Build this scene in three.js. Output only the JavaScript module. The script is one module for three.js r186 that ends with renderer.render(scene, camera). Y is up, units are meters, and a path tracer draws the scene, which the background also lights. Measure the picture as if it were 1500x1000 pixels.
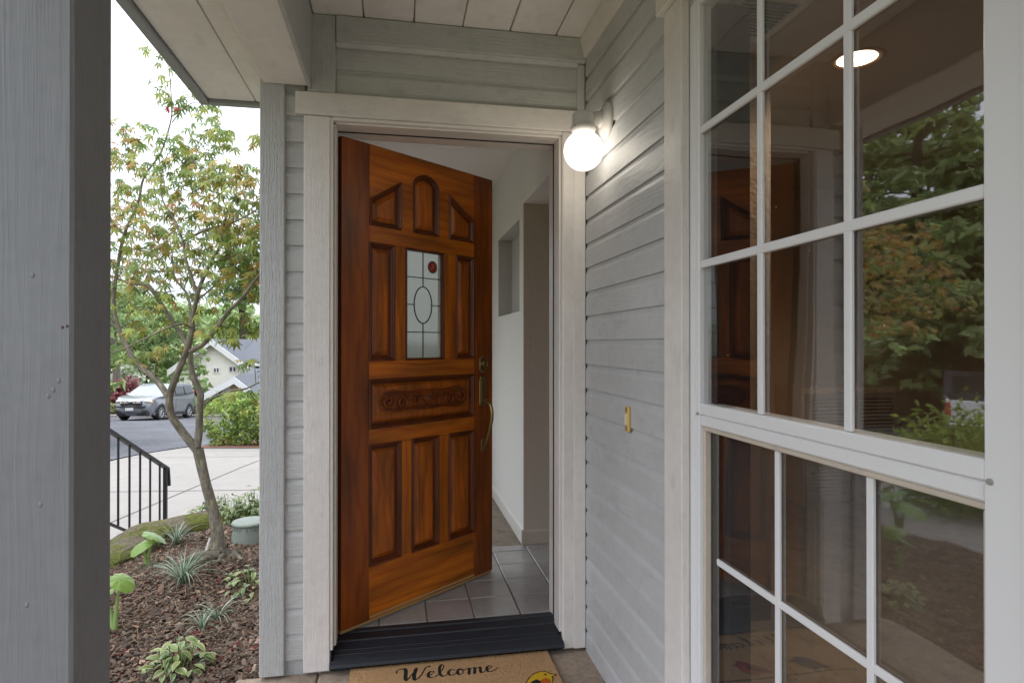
import * as THREE from 'three';
import { mergeGeometries } from 'three/addons/utils/BufferGeometryUtils.js';

// ------------------------------------------------------------------ camera, sky, sun, exposure
const scene = new THREE.Scene();
const YAW = 10.6 * Math.PI / 180;
const camera = new THREE.PerspectiveCamera(58.1, 1500 / 1000, 0.05, 900);
camera.position.set(0, 1.28, 0);
camera.rotation.set(0.0033, -YAW, 0, 'YXZ');
scene.add(camera);
const renderer = new THREE.WebGLRenderer({ antialias: true });
renderer.setSize(1500, 1000);
renderer.toneMapping = THREE.LinearToneMapping;
renderer.toneMappingExposure = 1.15;
renderer.shadowMap.enabled = true;

function rng(seed) {
  let a = seed >>> 0;
  return () => { a = (a + 0x6D2B79F5) | 0; let t = Math.imul(a ^ (a >>> 15), 1 | a); t = (t + Math.imul(t ^ (t >>> 7), 61 | t)) ^ t; return ((t ^ (t >>> 14)) >>> 0) / 4294967296; };
}
const hash = (x, y, s) => { let h = Math.imul(x, 374761393) ^ Math.imul(y, 668265263) ^ Math.imul(s, 2246822519); h = Math.imul(h ^ (h >>> 13), 1274126177); return ((h ^ (h >>> 16)) >>> 0) / 4294967296; };
const sm = t => t * t * (3 - 2 * t);
function vnoise(x, y, px, py, s) {           // periodic value noise
  const x0 = Math.floor(x), y0 = Math.floor(y), fx = sm(x - x0), fy = sm(y - y0);
  const m = (a, n) => ((a % n) + n) % n;
  const a = hash(m(x0, px), m(y0, py), s), b = hash(m(x0 + 1, px), m(y0, py), s), c = hash(m(x0, px), m(y0 + 1, py), s), d = hash(m(x0 + 1, px), m(y0 + 1, py), s);
  return a + (b - a) * fx + (c - a) * fy + (a - b - c + d) * fx * fy;
}
function fbm(u, v, fx, fy, s, oct = 4, gain = 0.5) {   // u, v in 0..1
  let r = 0, a = 1, t = 0;
  for (let o = 0; o < oct; o++) { r += a * vnoise(u * fx, v * fy, fx, fy, s + o * 17); t += a; a *= gain; fx *= 2; fy *= 2; }
  return r / t;
}
const clamp = (x, a = 0, b = 1) => Math.min(b, Math.max(a, x));
const lerp = (a, b, t) => a + (b - a) * t;
const sstep = (a, b, x) => sm(clamp((x - a) / (b - a)));

{ // overcast sky, three times brighter overhead than at the horizon, with soft cloud mottling
  const W = 512, H = 256, d = new Float32Array(W * H * 4);
  for (let j = 0; j < H; j++) for (let i = 0; i < W; i++) {
    const v = (j + 0.5) / H, el = (v - 0.5) * Math.PI, sn = Math.sin(el);
    const cl = 0.86 + 0.28 * fbm(i / W, v, 8, 6, 5, 5);
    let L = sn > 0 ? 0.98 * (1 + 2.1 * sn) * cl : 0.98 * Math.max(0.25, 1 + 6 * sn);
    const k = (j * W + i) * 4;
    d[k] = L * 0.92; d[k + 1] = L * 0.985; d[k + 2] = L * 1.1; d[k + 3] = 1;
  }
  const t = new THREE.DataTexture(d, W, H, THREE.RGBAFormat, THREE.FloatType);
  t.mapping = THREE.EquirectangularReflectionMapping; t.magFilter = THREE.LinearFilter; t.minFilter = THREE.LinearFilter; t.needsUpdate = true;
  scene.background = t; scene.environment = t; scene.environmentIntensity = 1;
}
const sun = new THREE.DirectionalLight(new THREE.Color(1, 0.95, 0.88), 0.9);
sun.position.set(-14, 30, -10); sun.target.position.set(-2, 0, -5);
sun.castShadow = true; sun.shadow.radius = 30; sun.shadow.mapSize.set(2048, 2048);
Object.assign(sun.shadow.camera, { left: -40, right: 40, top: 40, bottom: -40, near: 1, far: 120 });
scene.add(sun, sun.target);

// ------------------------------------------------------------------ helpers
const R = rng(7);
const taken = {};
function numbered(n) { const k = taken[n] = (taken[n] ?? -1) + 1; return k ? `${n}_${String(k).padStart(3, '0')}` : n; }
function tag(o, label, category, group, kind) {
  if (label) o.userData.label = label;
  if (category) o.userData.category = category;
  if (group) o.userData.group = group;
  if (kind) o.userData.kind = kind;
  return o;
}
function thing(name, label, category, pos = [0, 0, 0], turn = 0, group, kind) {
  const o = new THREE.Group(); o.name = numbered(name); o.position.set(...pos); o.rotation.y = turn; scene.add(o);
  return tag(o, label, category, group, kind);
}
function put(name, geo, mat, parent = scene) {
  const g = Array.isArray(geo) ? join(geo) : geo;
  const m = new THREE.Mesh(g, mat); m.name = parent === scene ? numbered(name) : name; m.castShadow = m.receiveShadow = true; parent.add(m); return m;
}
function join(list) {
  const l = list.map(g => { const q = g.index ? g.toNonIndexed() : g; for (const k of Object.keys(q.attributes)) if (!['position', 'normal', 'uv', 'color'].includes(k)) q.deleteAttribute(k); return q; });
  if (l.some(g => !g.attributes.color)) l.forEach(g => g.deleteAttribute('color'));
  return l.length > 1 ? mergeGeometries(l) : l[0];
}
function metreUV(g, grain = 'x', off) {
  if (g.index) g = g.toNonIndexed();
  const ax = { x: 0, y: 1, z: 2 }[grain], p = g.attributes.position, n = p.count, uv = new Float32Array(n * 2);
  const o = off || [R() * 7, R() * 7];
  const A = new THREE.Vector3(), B = new THREE.Vector3(), C = new THREE.Vector3();
  for (let i = 0; i < n; i += 3) {
    A.fromBufferAttribute(p, i); B.fromBufferAttribute(p, i + 1); C.fromBufferAttribute(p, i + 2);
    B.sub(A); C.sub(A); B.cross(C);
    const m = [Math.abs(B.x), Math.abs(B.y), Math.abs(B.z)]; const d = m.indexOf(Math.max(...m));
    let [a, b] = [0, 1, 2].filter(k => k !== d); if (b === ax) [a, b] = [b, a];
    for (let k = 0; k < 3; k++) { const q = [p.getX(i + k), p.getY(i + k), p.getZ(i + k)]; uv[(i + k) * 2] = q[a] + o[0]; uv[(i + k) * 2 + 1] = q[b] + o[1]; }
  }
  g.setAttribute('uv', new THREE.BufferAttribute(uv, 2)); return g;
}
function polyGeo(tris) {                      // tris: flat list of Vector3-likes [x,y,z]
  const p = new Float32Array(tris.length * 3); tris.forEach((v, i) => { p[i * 3] = v[0]; p[i * 3 + 1] = v[1]; p[i * 3 + 2] = v[2]; });
  const g = new THREE.BufferGeometry(); g.setAttribute('position', new THREE.BufferAttribute(p, 3)); g.computeVertexNormals(); return g;
}
function box(x0, x1, y0, y1, z0, z1, grain, c = 0.002) {   // chamfered box between two corners
  const w = Math.abs(x1 - x0) / 2, h = Math.abs(y1 - y0) / 2, d = Math.abs(z1 - z0) / 2, cx = (x0 + x1) / 2, cy = (y0 + y1) / 2, cz = (z0 + z1) / 2;
  c = Math.min(c, w * 0.45, h * 0.45, d * 0.45);
  const t = [], P = (k, a, b, e) => k === 0 ? [a * w, b * (h - c), e * (d - c)] : k === 1 ? [a * (w - c), b * h, e * (d - c)] : [a * (w - c), b * (h - c), e * d];
  const tri = (a, b, e) => {
    const n = [(b[1] - a[1]) * (e[2] - a[2]) - (b[2] - a[2]) * (e[1] - a[1]), (b[2] - a[2]) * (e[0] - a[0]) - (b[0] - a[0]) * (e[2] - a[2]), (b[0] - a[0]) * (e[1] - a[1]) - (b[1] - a[1]) * (e[0] - a[0])];
    const s = n[0] * (a[0] + b[0] + e[0]) / w + n[1] * (a[1] + b[1] + e[1]) / h + n[2] * (a[2] + b[2] + e[2]) / d;
    s > 0 ? t.push(a, b, e) : t.push(a, e, b);
  };
  const quad = (a, b, e, f) => { tri(a, b, e); tri(a, e, f); };
  for (const s of [-1, 1]) {
    quad(P(0, s, -1, -1), P(0, s, 1, -1), P(0, s, 1, 1), P(0, s, -1, 1)); quad(P(1, -1, s, -1), P(1, 1, s, -1), P(1, 1, s, 1), P(1, -1, s, 1)); quad(P(2, -1, -1, s), P(2, 1, -1, s), P(2, 1, 1, s), P(2, -1, 1, s));
    for (const r of [-1, 1]) {
      quad(P(0, s, r, -1), P(0, s, r, 1), P(1, s, r, 1), P(1, s, r, -1)); quad(P(0, s, -1, r), P(0, s, 1, r), P(2, s, 1, r), P(2, s, -1, r)); quad(P(1, -1, s, r), P(1, 1, s, r), P(2, 1, s, r), P(2, -1, s, r));
      for (const q of [-1, 1]) tri(P(0, s, r, q), P(1, s, r, q), P(2, s, r, q));
    }
  }
  const g = polyGeo(t); g.translate(cx, cy, cz);
  const ext = [w, h, d]; return metreUV(g, grain || 'xyz'[ext.indexOf(Math.max(...ext))]);
}
function prism(profile, a, b, axis) {        // profile in two axes swept from a to b: axis 'x' profile (z,y); axis 'z' profile (x,y); axis 'y' profile (x,z)
  const at = (p, s) => axis === 'x' ? [s, p[1], p[0]] : axis === 'z' ? [p[0], p[1], s] : [p[0], s, p[1]];
  const n = profile.length, t = [];
  const area = profile.reduce((s, p, i) => { const q = profile[(i + 1) % n]; return s + p[0] * q[1] - q[0] * p[1]; }, 0);
  const pr = area > 0 ? profile : profile.slice().reverse();
  const push = (x, y, z) => (axis === 'z') ? t.push(x, y, z) : t.push(x, z, y);
  for (let i = 0; i < n; i++) { const p = pr[i], q = pr[(i + 1) % n]; push(at(p, a), at(q, a), at(q, b)); push(at(p, a), at(q, b), at(p, b)); }
  const f = THREE.ShapeUtils.triangulateShape(pr.map(p => new THREE.Vector2(...p)), []);
  for (const [i, j, k] of f) { push(at(pr[i], b), at(pr[j], b), at(pr[k], b)); push(at(pr[i], a), at(pr[k], a), at(pr[j], a)); }
  const g = polyGeo(a < b ? t : t.reduce((r, v, i) => { (i % 3 === 0) && r.push(t[i], t[i + 2], t[i + 1]); return r; }, []));
  return metreUV(g, axis);
}
function taper(points, radii, seg = 24, rad = 8) {   // round tapering limb through points
  const c = new THREE.CatmullRomCurve3(points.map(p => new THREE.Vector3(...p))), f = c.computeFrenetFrames(seg, false);
  const pos = [], uv = [], idx = []; let len = 0, last;
  for (let i = 0; i <= seg; i++) {
    const t = i / seg, p = c.getPointAt(t), k = t * (radii.length - 1), i0 = Math.min(radii.length - 2, Math.floor(k)), r = lerp(radii[i0], radii[i0 + 1], k - i0);
    if (last) len += p.distanceTo(last); last = p;
    for (let j = 0; j <= rad; j++) { const a = j / rad * Math.PI * 2, q = p.clone().addScaledVector(f.normals[i], Math.cos(a) * r).addScaledVector(f.binormals[i], Math.sin(a) * r); pos.push(q.x, q.y, q.z); uv.push(len, j / rad * r * 6.28); }
  }
  for (let i = 0; i < seg; i++) for (let j = 0; j < rad; j++) { const a = i * (rad + 1) + j, b = a + rad + 1; idx.push(a, b, a + 1, b, b + 1, a + 1); }
  const g = new THREE.BufferGeometry(); g.setAttribute('position', new THREE.Float32BufferAttribute(pos, 3)); g.setAttribute('uv', new THREE.Float32BufferAttribute(uv, 2)); g.setIndex(idx); g.computeVertexNormals(); return g;
}
const cyl = (r0, r1, h, x, y, z, n = 24) => new THREE.CylinderGeometry(r1, r0, h, n).translate(x, y, z);
function at(px, py, t) { const u = (px - 750) / 900, v = (503 - py) / 900, s = Math.sin(YAW), c = Math.cos(YAW); return [t * (s + u * c), 1.28 + t * v, -t * (c - u * s)]; }   // where a sight line is t metres deep

// ------------------------------------------------------------------ textures
function tex(w, h, f, srgb) {                // f(u,v) -> [r,g,b] or grey, 0..1
  const d = new Uint8Array(w * h * 4);
  for (let j = 0; j < h; j++) for (let i = 0; i < w; i++) { let c = f(i / w, j / h); if (typeof c === 'number') c = [c, c, c]; const k = (j * w + i) * 4; for (let q = 0; q < 3; q++) d[k + q] = clamp(c[q]) * 255; d[k + 3] = 255; }
  const t = new THREE.DataTexture(d, w, h); t.wrapS = t.wrapT = THREE.RepeatWrapping; t.magFilter = THREE.LinearFilter; t.minFilter = THREE.LinearMipmapLinearFilter; t.generateMipmaps = true; if (srgb) t.colorSpace = THREE.SRGBColorSpace; t.needsUpdate = true; return t;
}
const rep = (t, x, y) => { const c = t.clone(); c.repeat.set(x, y); c.needsUpdate = true; return c; };
// rough-sawn painted board: fibres along u, saw marks across, a few checks
const sawn = tex(512, 512, (u, v) => {
  const w = fbm(u, v, 3, 4, 11, 3) - 0.5;
  const fib = fbm(u, v + w * 0.04, 6, 90, 21, 3, 0.6), pit = fbm(u, v, 60, 120, 31, 2), big = fbm(u, v, 8, 14, 37, 3);
  const rip = Math.pow(fbm(u + w * 0.02, v, 48, 10, 41, 2), 2);
  return 0.42 * fib + 0.28 * pit + 0.2 * big + 0.22 * rip;
});
// embossed cedar grain of pressed siding: wandering cathedral grain
const embossed = tex(512, 512, (u, v) => {
  const w = fbm(u, v, 2, 5, 51, 3), ring = v * 26 + w * 7;
  const g = Math.abs((ring % 1) - 0.5) * 2, f = fbm(u, v, 24, 160, 55, 2, 0.6);
  return 0.5 * Math.pow(g, 1.5) * (0.4 + 0.6 * fbm(u, v, 10, 40, 57, 2)) + 0.5 * f;
});
const dirt = tex(256, 256, (u, v) => { const a = fbm(u, v, 3, 3, 61, 5), b = fbm(u, v, 40, 40, 63, 2); const s = sstep(0.64, 0.8, fbm(u, v, 12, 30, 67, 3)); const k = 0.95 + 0.07 * (a - 0.5) + 0.04 * (b - 0.5) - 0.035 * s; return [k, k * 0.995, k * 0.985]; }, true);
const doorWood = (seed, hue) => tex(512, 512, (u, v) => {
  const w = fbm(u, v, 2, 3, seed, 3) - 0.5, ring = (v * 9 + w * 2.2 + 0.25 * fbm(u, v, 4, 8, seed + 3, 2)) % 1;
  const g = Math.pow(Math.abs(ring - 0.5) * 2, 2.2), f = fbm(u, v, 10, 150, seed + 5, 3, 0.6), blot = fbm(u, v, 3, 5, seed + 9, 4);
  const k = 0.58 + 0.22 * f + 0.44 * (blot - 0.5) - 0.065 * g;
  return [clamp(hue[0] * k * 1.3), clamp(hue[1] * k * (1.34 - 0.2 * g)), clamp(hue[2] * k * 1.2)];
}, true);
const woodA = doorWood(101, [0.61, 0.37, 0.1]);
const woodFib = tex(256, 256, (u, v) => fbm(u, v, 6, 90, 141, 3, 0.6));
const concT = tex(512, 512, (u, v) => { const a = fbm(u, v, 4, 4, 151, 5), b = fbm(u, v, 90, 90, 153, 2), s = sstep(0.6, 0.78, fbm(u, v, 5, 7, 157, 4)); const k = 0.72 + 0.22 * (a - 0.5) + 0.16 * (b - 0.5) - 0.1 * s; return [k, k * 0.975, k * 0.94]; }, true);
const grain = tex(256, 256, (u, v) => 0.5 * fbm(u, v, 64, 64, 171, 2) + 0.5 * fbm(u, v, 12, 12, 173, 3));
const asphT = tex(256, 256, (u, v) => { const k = 0.5 + 0.25 * (fbm(u, v, 80, 80, 181, 2) - 0.5) + 0.16 * (fbm(u, v, 3, 3, 183, 4) - 0.5); return [k, k, k * 1.02]; }, true);
const soilT = tex(512, 512, (u, v) => { const a = fbm(u, v, 60, 60, 191, 3, 0.7), b = fbm(u, v, 6, 6, 195, 4), c = vnoise(u * 50, v * 50, 50, 50, 199); const k = 0.18 + 0.42 * a * (0.6 + 0.6 * b); return [k * (1.05 + 0.25 * c), k * 0.82, k * 0.72]; }, true);
const barkT = tex(256, 256, (u, v) => { const a = fbm(u, v, 8, 16, 201, 4), b = fbm(u, v, 4, 40, 203, 3); const l = sstep(0.55, 0.75, fbm(u, v, 10, 10, 207, 3)); const k = 0.34 + 0.26 * a + 0.2 * (b - 0.5); return [k + 0.05 * l, k * 0.95 + 0.07 * l, k * 0.84 + 0.02 * l]; }, true);
const lawnT = tex(256, 256, (u, v) => { const a = fbm(u, v, 50, 50, 211, 3, 0.7), b = fbm(u, v, 5, 5, 213, 4); return [0.26 + 0.22 * a + 0.1 * b, 0.31 + 0.2 * a, 0.17 + 0.1 * a]; }, true);
const tileT = tex(256, 256, (u, v) => { const a = fbm(u, v, 3, 3, 221, 5), b = fbm(u, v, 40, 40, 223, 2); const k = 0.78 + 0.16 * (a - 0.5) + 0.05 * (b - 0.5); return [k, k * 0.985, k * 0.965]; }, true);
const mossT = tex(256, 256, (u, v) => { const m = sstep(0.42, 0.6, fbm(u, v, 5, 5, 231, 5)), a = fbm(u, v, 50, 50, 233, 3, 0.7); return [lerp(0.42, 0.36, m) * (0.6 + 0.7 * a), lerp(0.38, 0.37, m) * (0.6 + 0.7 * a), lerp(0.3, 0.13, m) * (0.6 + 0.7 * a)]; }, true);
const coirB = tex(256, 256, (u, v) => 0.6 * vnoise(u * 128, v * 128, 128, 128, 241) + 0.4 * fbm(u, v, 40, 40, 243, 2));
const orange = tex(256, 256, (u, v) => fbm(u, v, 30, 30, 251, 3));

const wavy = tex(128, 128, (u, v) => fbm(u, v, 4, 3, 261, 2));

// ------------------------------------------------------------------ materials
const lin = (r, g, b) => new THREE.Color().setRGB(r, g, b);
const std = (c, rough, o = {}) => new THREE.MeshStandardMaterial({ color: lin(...c), roughness: rough, side: THREE.DoubleSide, ...o });
const M = {
  siding: [0, 1, 2].map(i => std([0.56 - i * 0.02, 0.565 - i * 0.02, 0.575 - i * 0.02], 0.5, { map: rep(dirt, 0.9, 0.9), bumpMap: rep(embossed, 1.2, 1.6), bumpScale: 0.0009 })),
  sidingRough: [0, 1, 2].map(i => std([0.55 - i * 0.015, 0.555 - i * 0.015, 0.55 - i * 0.015], 0.55, { map: rep(dirt, 1, 1), bumpMap: rep(sawn, 1.6, 3), bumpScale: 0.004 })),
  greyTrim: std([0.5, 0.505, 0.505], 0.55, { map: rep(dirt, 1, 1), bumpMap: rep(sawn, 1.6, 3), bumpScale: 0.005 }),
  fascia: std([0.3, 0.32, 0.34], 0.5, { map: rep(dirt, 1, 1), bumpMap: rep(sawn, 1.2, 2), bumpScale: 0.002 }),
  post: std([0.24, 0.245, 0.262], 0.5, { map: rep(dirt, 1.3, 1.3), bumpMap: rep(embossed, 0.7, 3), bumpScale: 0.0008 }),
  trim: std([0.78, 0.735, 0.71], 0.5, { map: rep(dirt, 1, 1), bumpMap: rep(sawn, 2, 3.4), bumpScale: 0.0027 }),
  jamb: std([0.8, 0.755, 0.725], 0.42, { map: rep(dirt, 0.7, 0.7), bumpMap: rep(sawn, 1, 2), bumpScale: 0.0006 }),
  porchCeil: std([0.86, 0.84, 0.82], 0.6, { map: rep(dirt, 0.8, 0.8), bumpMap: rep(sawn, 0.8, 1.5), bumpScale: 0.0012 }),
  vinyl: std([0.74, 0.73, 0.735], 0.35, { bumpMap: rep(grain, 4, 4), bumpScale: 0.0002 }),
  bead: std([0.62, 0.54, 0.46], 0.5, { map: rep(dirt, 1.5, 1.5) }),
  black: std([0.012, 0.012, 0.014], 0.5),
  threshold: std([0.012, 0.014, 0.02], 0.5, { bumpMap: rep(grain, 3, 30), bumpScale: 0.001 }),
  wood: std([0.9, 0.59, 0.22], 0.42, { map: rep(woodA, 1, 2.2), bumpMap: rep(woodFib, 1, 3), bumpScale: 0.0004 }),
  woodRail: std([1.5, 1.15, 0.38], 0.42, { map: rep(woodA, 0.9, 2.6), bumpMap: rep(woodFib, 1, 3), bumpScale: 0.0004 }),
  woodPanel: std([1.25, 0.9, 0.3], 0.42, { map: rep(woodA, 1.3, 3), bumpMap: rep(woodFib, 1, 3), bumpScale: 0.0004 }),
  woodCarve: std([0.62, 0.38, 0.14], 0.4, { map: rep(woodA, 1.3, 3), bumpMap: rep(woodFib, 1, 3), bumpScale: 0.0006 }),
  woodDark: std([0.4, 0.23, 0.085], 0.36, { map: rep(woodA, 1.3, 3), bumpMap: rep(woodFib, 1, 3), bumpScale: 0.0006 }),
  woodEdge: std([0.42, 0.25, 0.1], 0.6, { bumpMap: rep(woodFib, 1, 3), bumpScale: 0.0005 }),
  brass: std([0.32, 0.22, 0.1], 0.32, { metalness: 0.95, bumpMap: rep(grain, 12, 12), bumpScale: 0.0003 }),
  gold: std([0.72, 0.52, 0.2], 0.35, { metalness: 0.6 }),
  lead: std([0.05, 0.05, 0.055], 0.45, { metalness: 0.5 }),
  concrete: std([0.33, 0.303, 0.28], 0.9, { map: rep(dirt, 0.23, 0.23), bumpMap: rep(grain, 2, 2), bumpScale: 0.002 }),
  slab: std([0.62, 0.5, 0.4], 0.85, { map: rep(concT, 0.8, 0.8), bumpMap: rep(grain, 3, 3), bumpScale: 0.002 }),
  asphalt: std([0.5, 0.5, 0.53], 0.9, { map: rep(asphT, 0.3, 0.3), bumpMap: rep(grain, 2, 2), bumpScale: 0.003 }),
  soil: std([0.9, 0.82, 0.8], 1, { map: rep(soilT, 1.6, 1.6), bumpMap: rep(grain, 5, 5), bumpScale: 0.02 }),
  bark: std([1, 0.95, 0.92], 0.9, { map: rep(barkT, 4, 4), bumpMap: rep(barkT, 4, 4), bumpScale: 0.006 }),
  farBark: std([0.3, 0.26, 0.22], 1, { map: rep(barkT, 0.5, 1) }),
  birch: std([0.75, 0.75, 0.72], 0.8, { map: rep(barkT, 0.7, 3) }),
  lawn: std([0.8, 0.85, 0.8], 1, { map: rep(lawnT, 0.2, 0.2), bumpMap: rep(grain, 1, 1), bumpScale: 0.03 }),
  moss: std([1, 1, 1], 1, { map: rep(mossT, 1.6, 1.6), bumpMap: rep(mossT, 3, 3), bumpScale: 0.03 }),
  iron: std([0.035, 0.036, 0.04], 0.45, { metalness: 0.3, bumpMap: rep(grain, 8, 8), bumpScale: 0.0004 }),
  tile: [0, 1, 2].map(i => std([0.58 - i * 0.035, 0.565 - i * 0.04, 0.555 - i * 0.035], 0.22, { map: rep(tileT, 2.3, 2.3) })),
  grout: std([0.13, 0.11, 0.1], 0.95),
  carpet: std([0.55, 0.47, 0.38], 1, { map: rep(concT, 3, 3), bumpMap: rep(coirB, 4, 4), bumpScale: 0.006 }),
  wallWhite: std([0.74, 0.71, 0.685], 0.7, { bumpMap: rep(orange, 2, 2), bumpScale: 0.002 }),
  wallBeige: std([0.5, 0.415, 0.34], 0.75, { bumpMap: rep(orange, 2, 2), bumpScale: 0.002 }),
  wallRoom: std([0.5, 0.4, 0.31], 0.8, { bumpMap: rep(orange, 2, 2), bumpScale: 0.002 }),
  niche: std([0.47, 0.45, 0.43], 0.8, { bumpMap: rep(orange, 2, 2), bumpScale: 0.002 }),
  skirting: std([0.72, 0.68, 0.64], 0.4),
  glass: new THREE.MeshPhysicalMaterial({ color: lin(0.96, 0.97, 0.96), roughness: 0.02, transmission: 1, thickness: 0, ior: 2.55, side: THREE.DoubleSide, bumpMap: rep(wavy, 0.9, 0.9), bumpScale: 0.0012 }),
  glassLow: new THREE.MeshPhysicalMaterial({ color: lin(0.93, 0.94, 0.94), roughness: 0.03, transmission: 1, thickness: 0, ior: 2.0, side: THREE.DoubleSide, bumpMap: rep(wavy, 0.9, 0.9), bumpScale: 0.0012 }),
  screen: new THREE.MeshStandardMaterial({ color: lin(0.08, 0.078, 0.078), roughness: 0.8, transparent: true, opacity: 0.4, side: THREE.DoubleSide }),
  clearPane: new THREE.MeshPhysicalMaterial({ color: lin(0.97, 0.98, 0.97), roughness: 0, transmission: 1, thickness: 0, ior: 1.45, side: THREE.DoubleSide }),
  frost: new THREE.MeshPhysicalMaterial({ color: lin(0.5, 0.52, 0.47), roughness: 0.74, transmission: 0.6, thickness: 0, ior: 1.5, side: THREE.DoubleSide, bumpMap: rep(grain, 14, 14), bumpScale: 0.003 }),
  clearBevel: new THREE.MeshPhysicalMaterial({ color: lin(0.96, 0.98, 0.97), roughness: 0.3, transmission: 0.9, thickness: 0, ior: 1.6, side: THREE.DoubleSide }),
};
const leafMat = (o = {}) => new THREE.MeshPhysicalMaterial({ color: lin(1, 1, 1), vertexColors: true, roughness: 0.85, transmission: 0.4, thickness: 0, side: THREE.DoubleSide, ...o });
M.leaf = leafMat(); M.leafFar = leafMat({ transmission: 0.3, roughness: 1 });

// ================================================================== THE HOUSE FRONT
const FLOOR = 0.08, TOP = 2.555;
const dutch = [[0, 0], [0.013, 0], [0.013, 0.072], [0.0115, 0.079], [0.0068, 0.088], [0.005, 0.094], [0.0045, 0.1015], [0, 0.1015]];
function sidingX(parent, x0, x1, y0, n, D, mats, yTop = 9) {       // boards along x, facing +z from plane z = -D
  for (let i = 0; i < n; i++) { const y = y0 + i * 0.1, j = (R() - 0.5) * 0.0012; if (y > yTop) break; put('siding_board', prism(dutch.map(p => [-D + p[0] + j, Math.min(y + p[1], yTop)]), x0, x1, 'x'), mats[Math.floor(R() * 3)], parent); }
}
// --- entry wall
{
  const w = thing('entry_wall', 'grey clapboard entry wall around the open wooden door', 'wall', [0, 0, 0], 0, null, 'structure');
  put('wall_panel', [box(-0.508, -0.256, -0.1, 2.6, -2.62, -2.5), box(0.69, 1.6, -0.1, 2.6, -2.62, -2.5), box(-0.256, 0.69, 2.17, 2.6, -2.62, -2.5)], M.greyTrim, w);
  sidingX(w, -0.424, -0.352, 0.06, 23, 2.5, M.sidingRough, 2.28);
  sidingX(w, -0.235, 0.742, 2.255, 2, 2.5, M.sidingRough, 2.452);
  put('frieze_board', box(-0.234, 0.7745, 2.452, TOP - 0.002, -2.5, -2.458, 'x', 0.004), M.greyTrim, w);
  put('frieze_bead', prism([[-2.5, 2.436], [-2.476, 2.436], [-2.468, 2.4515], [-2.5, 2.4515]], -0.234, 0.742, 'x'), M.sidingRough[0], w);
  put('corner_board', box(-0.514, -0.424, 0.012, 2.285, -2.53, -2.468, 'y', 0.003), M.greyTrim, w);
  put('corner_board', box(0.742, 0.7745, 2.252, 2.45, -2.5, -2.476, 'y'), M.sidingRough[0], w);
  put('corner_board', box(-0.34, -0.236, 2.252, TOP - 0.002, -2.5, -2.466, 'y', 0.003), M.greyTrim, w);
}
// --- door frame
{
  const f = thing('door_frame', 'cream painted wooden frame and casing around the open front door', 'door frame');
  put('casing', box(-0.354, -0.256, 0.014, 2.16, -2.5, -2.468, 'y', 0.003), M.trim, f);
  put('casing', box(0.678, 0.7735, 0.014, 2.16, -2.5, -2.468, 'y', 0.003), M.trim, f);
  put('casing_bead', box(0.724, 0.773, 0.014, 2.16, -2.468, -2.463, 'y', 0.002), M.trim, f);
  put('head_casing', box(-0.384, 0.742, 2.162, 2.25, -2.5, -2.462, 'x', 0.003), M.trim, f);
  put('jamb', [box(-0.272, -0.2445, 0.09, 2.16, -2.62, -2.474, 'y'), box(-0.2445, -0.236, 0.09, 2.148, -2.574, -2.51, 'y')], M.jamb, f);
  put('jamb', [box(0.676, 0.702, 0.075, 2.16, -2.70, -2.474, 'y'), box(0.667, 0.676, 0.075, 2.148, -2.574, -2.492, 'y')], M.jamb, f);
  put('head_jamb', [box(-0.2445, 0.676, 2.149, 2.1615, -2.70, -2.474, 'x'), box(-0.236, 0.667, 2.141, 2.149, -2.574, -2.492, 'x')], M.jamb, f);
  put('weather_strip', [box(0.662, 0.6668, 0.09, 2.14, -2.58, -2.574, 'y', 0.001), box(-0.2445, -0.2385, 0.09, 2.14, -2.66, -2.576, 'y', 0.001), box(-0.236, 0.662, 2.136, 2.1405, -2.58, -2.574, 'x', 0.001)], M.black, f);
  put('threshold', prism([[-2.66, 0.0], [-2.66, 0.086], [-2.628, 0.088], [-2.623, 0.083], [-2.568, 0.082], [-2.564, 0.0775], [-2.52, 0.066], [-2.5185, 0.0642], [-2.5165, 0.0642], [-2.515, 0.065], [-2.497, 0.0595], [-2.4955, 0.0577], [-2.4935, 0.0577], [-2.492, 0.0585], [-2.456, 0.0445], [-2.446, 0.038], [-2.45, 0.032], [-2.49, 0.032], [-2.49, 0.0]], -0.2435, 0.675, 'x'), M.threshold, f);
  put('threshold_nose', prism([[-2.468, 0.0515], [-2.45, 0.043], [-2.444, 0.034], [-2.45, 0.028], [-2.467, 0.028]], -0.2555, 0.6775, 'x'), M.threshold, f);
}
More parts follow.
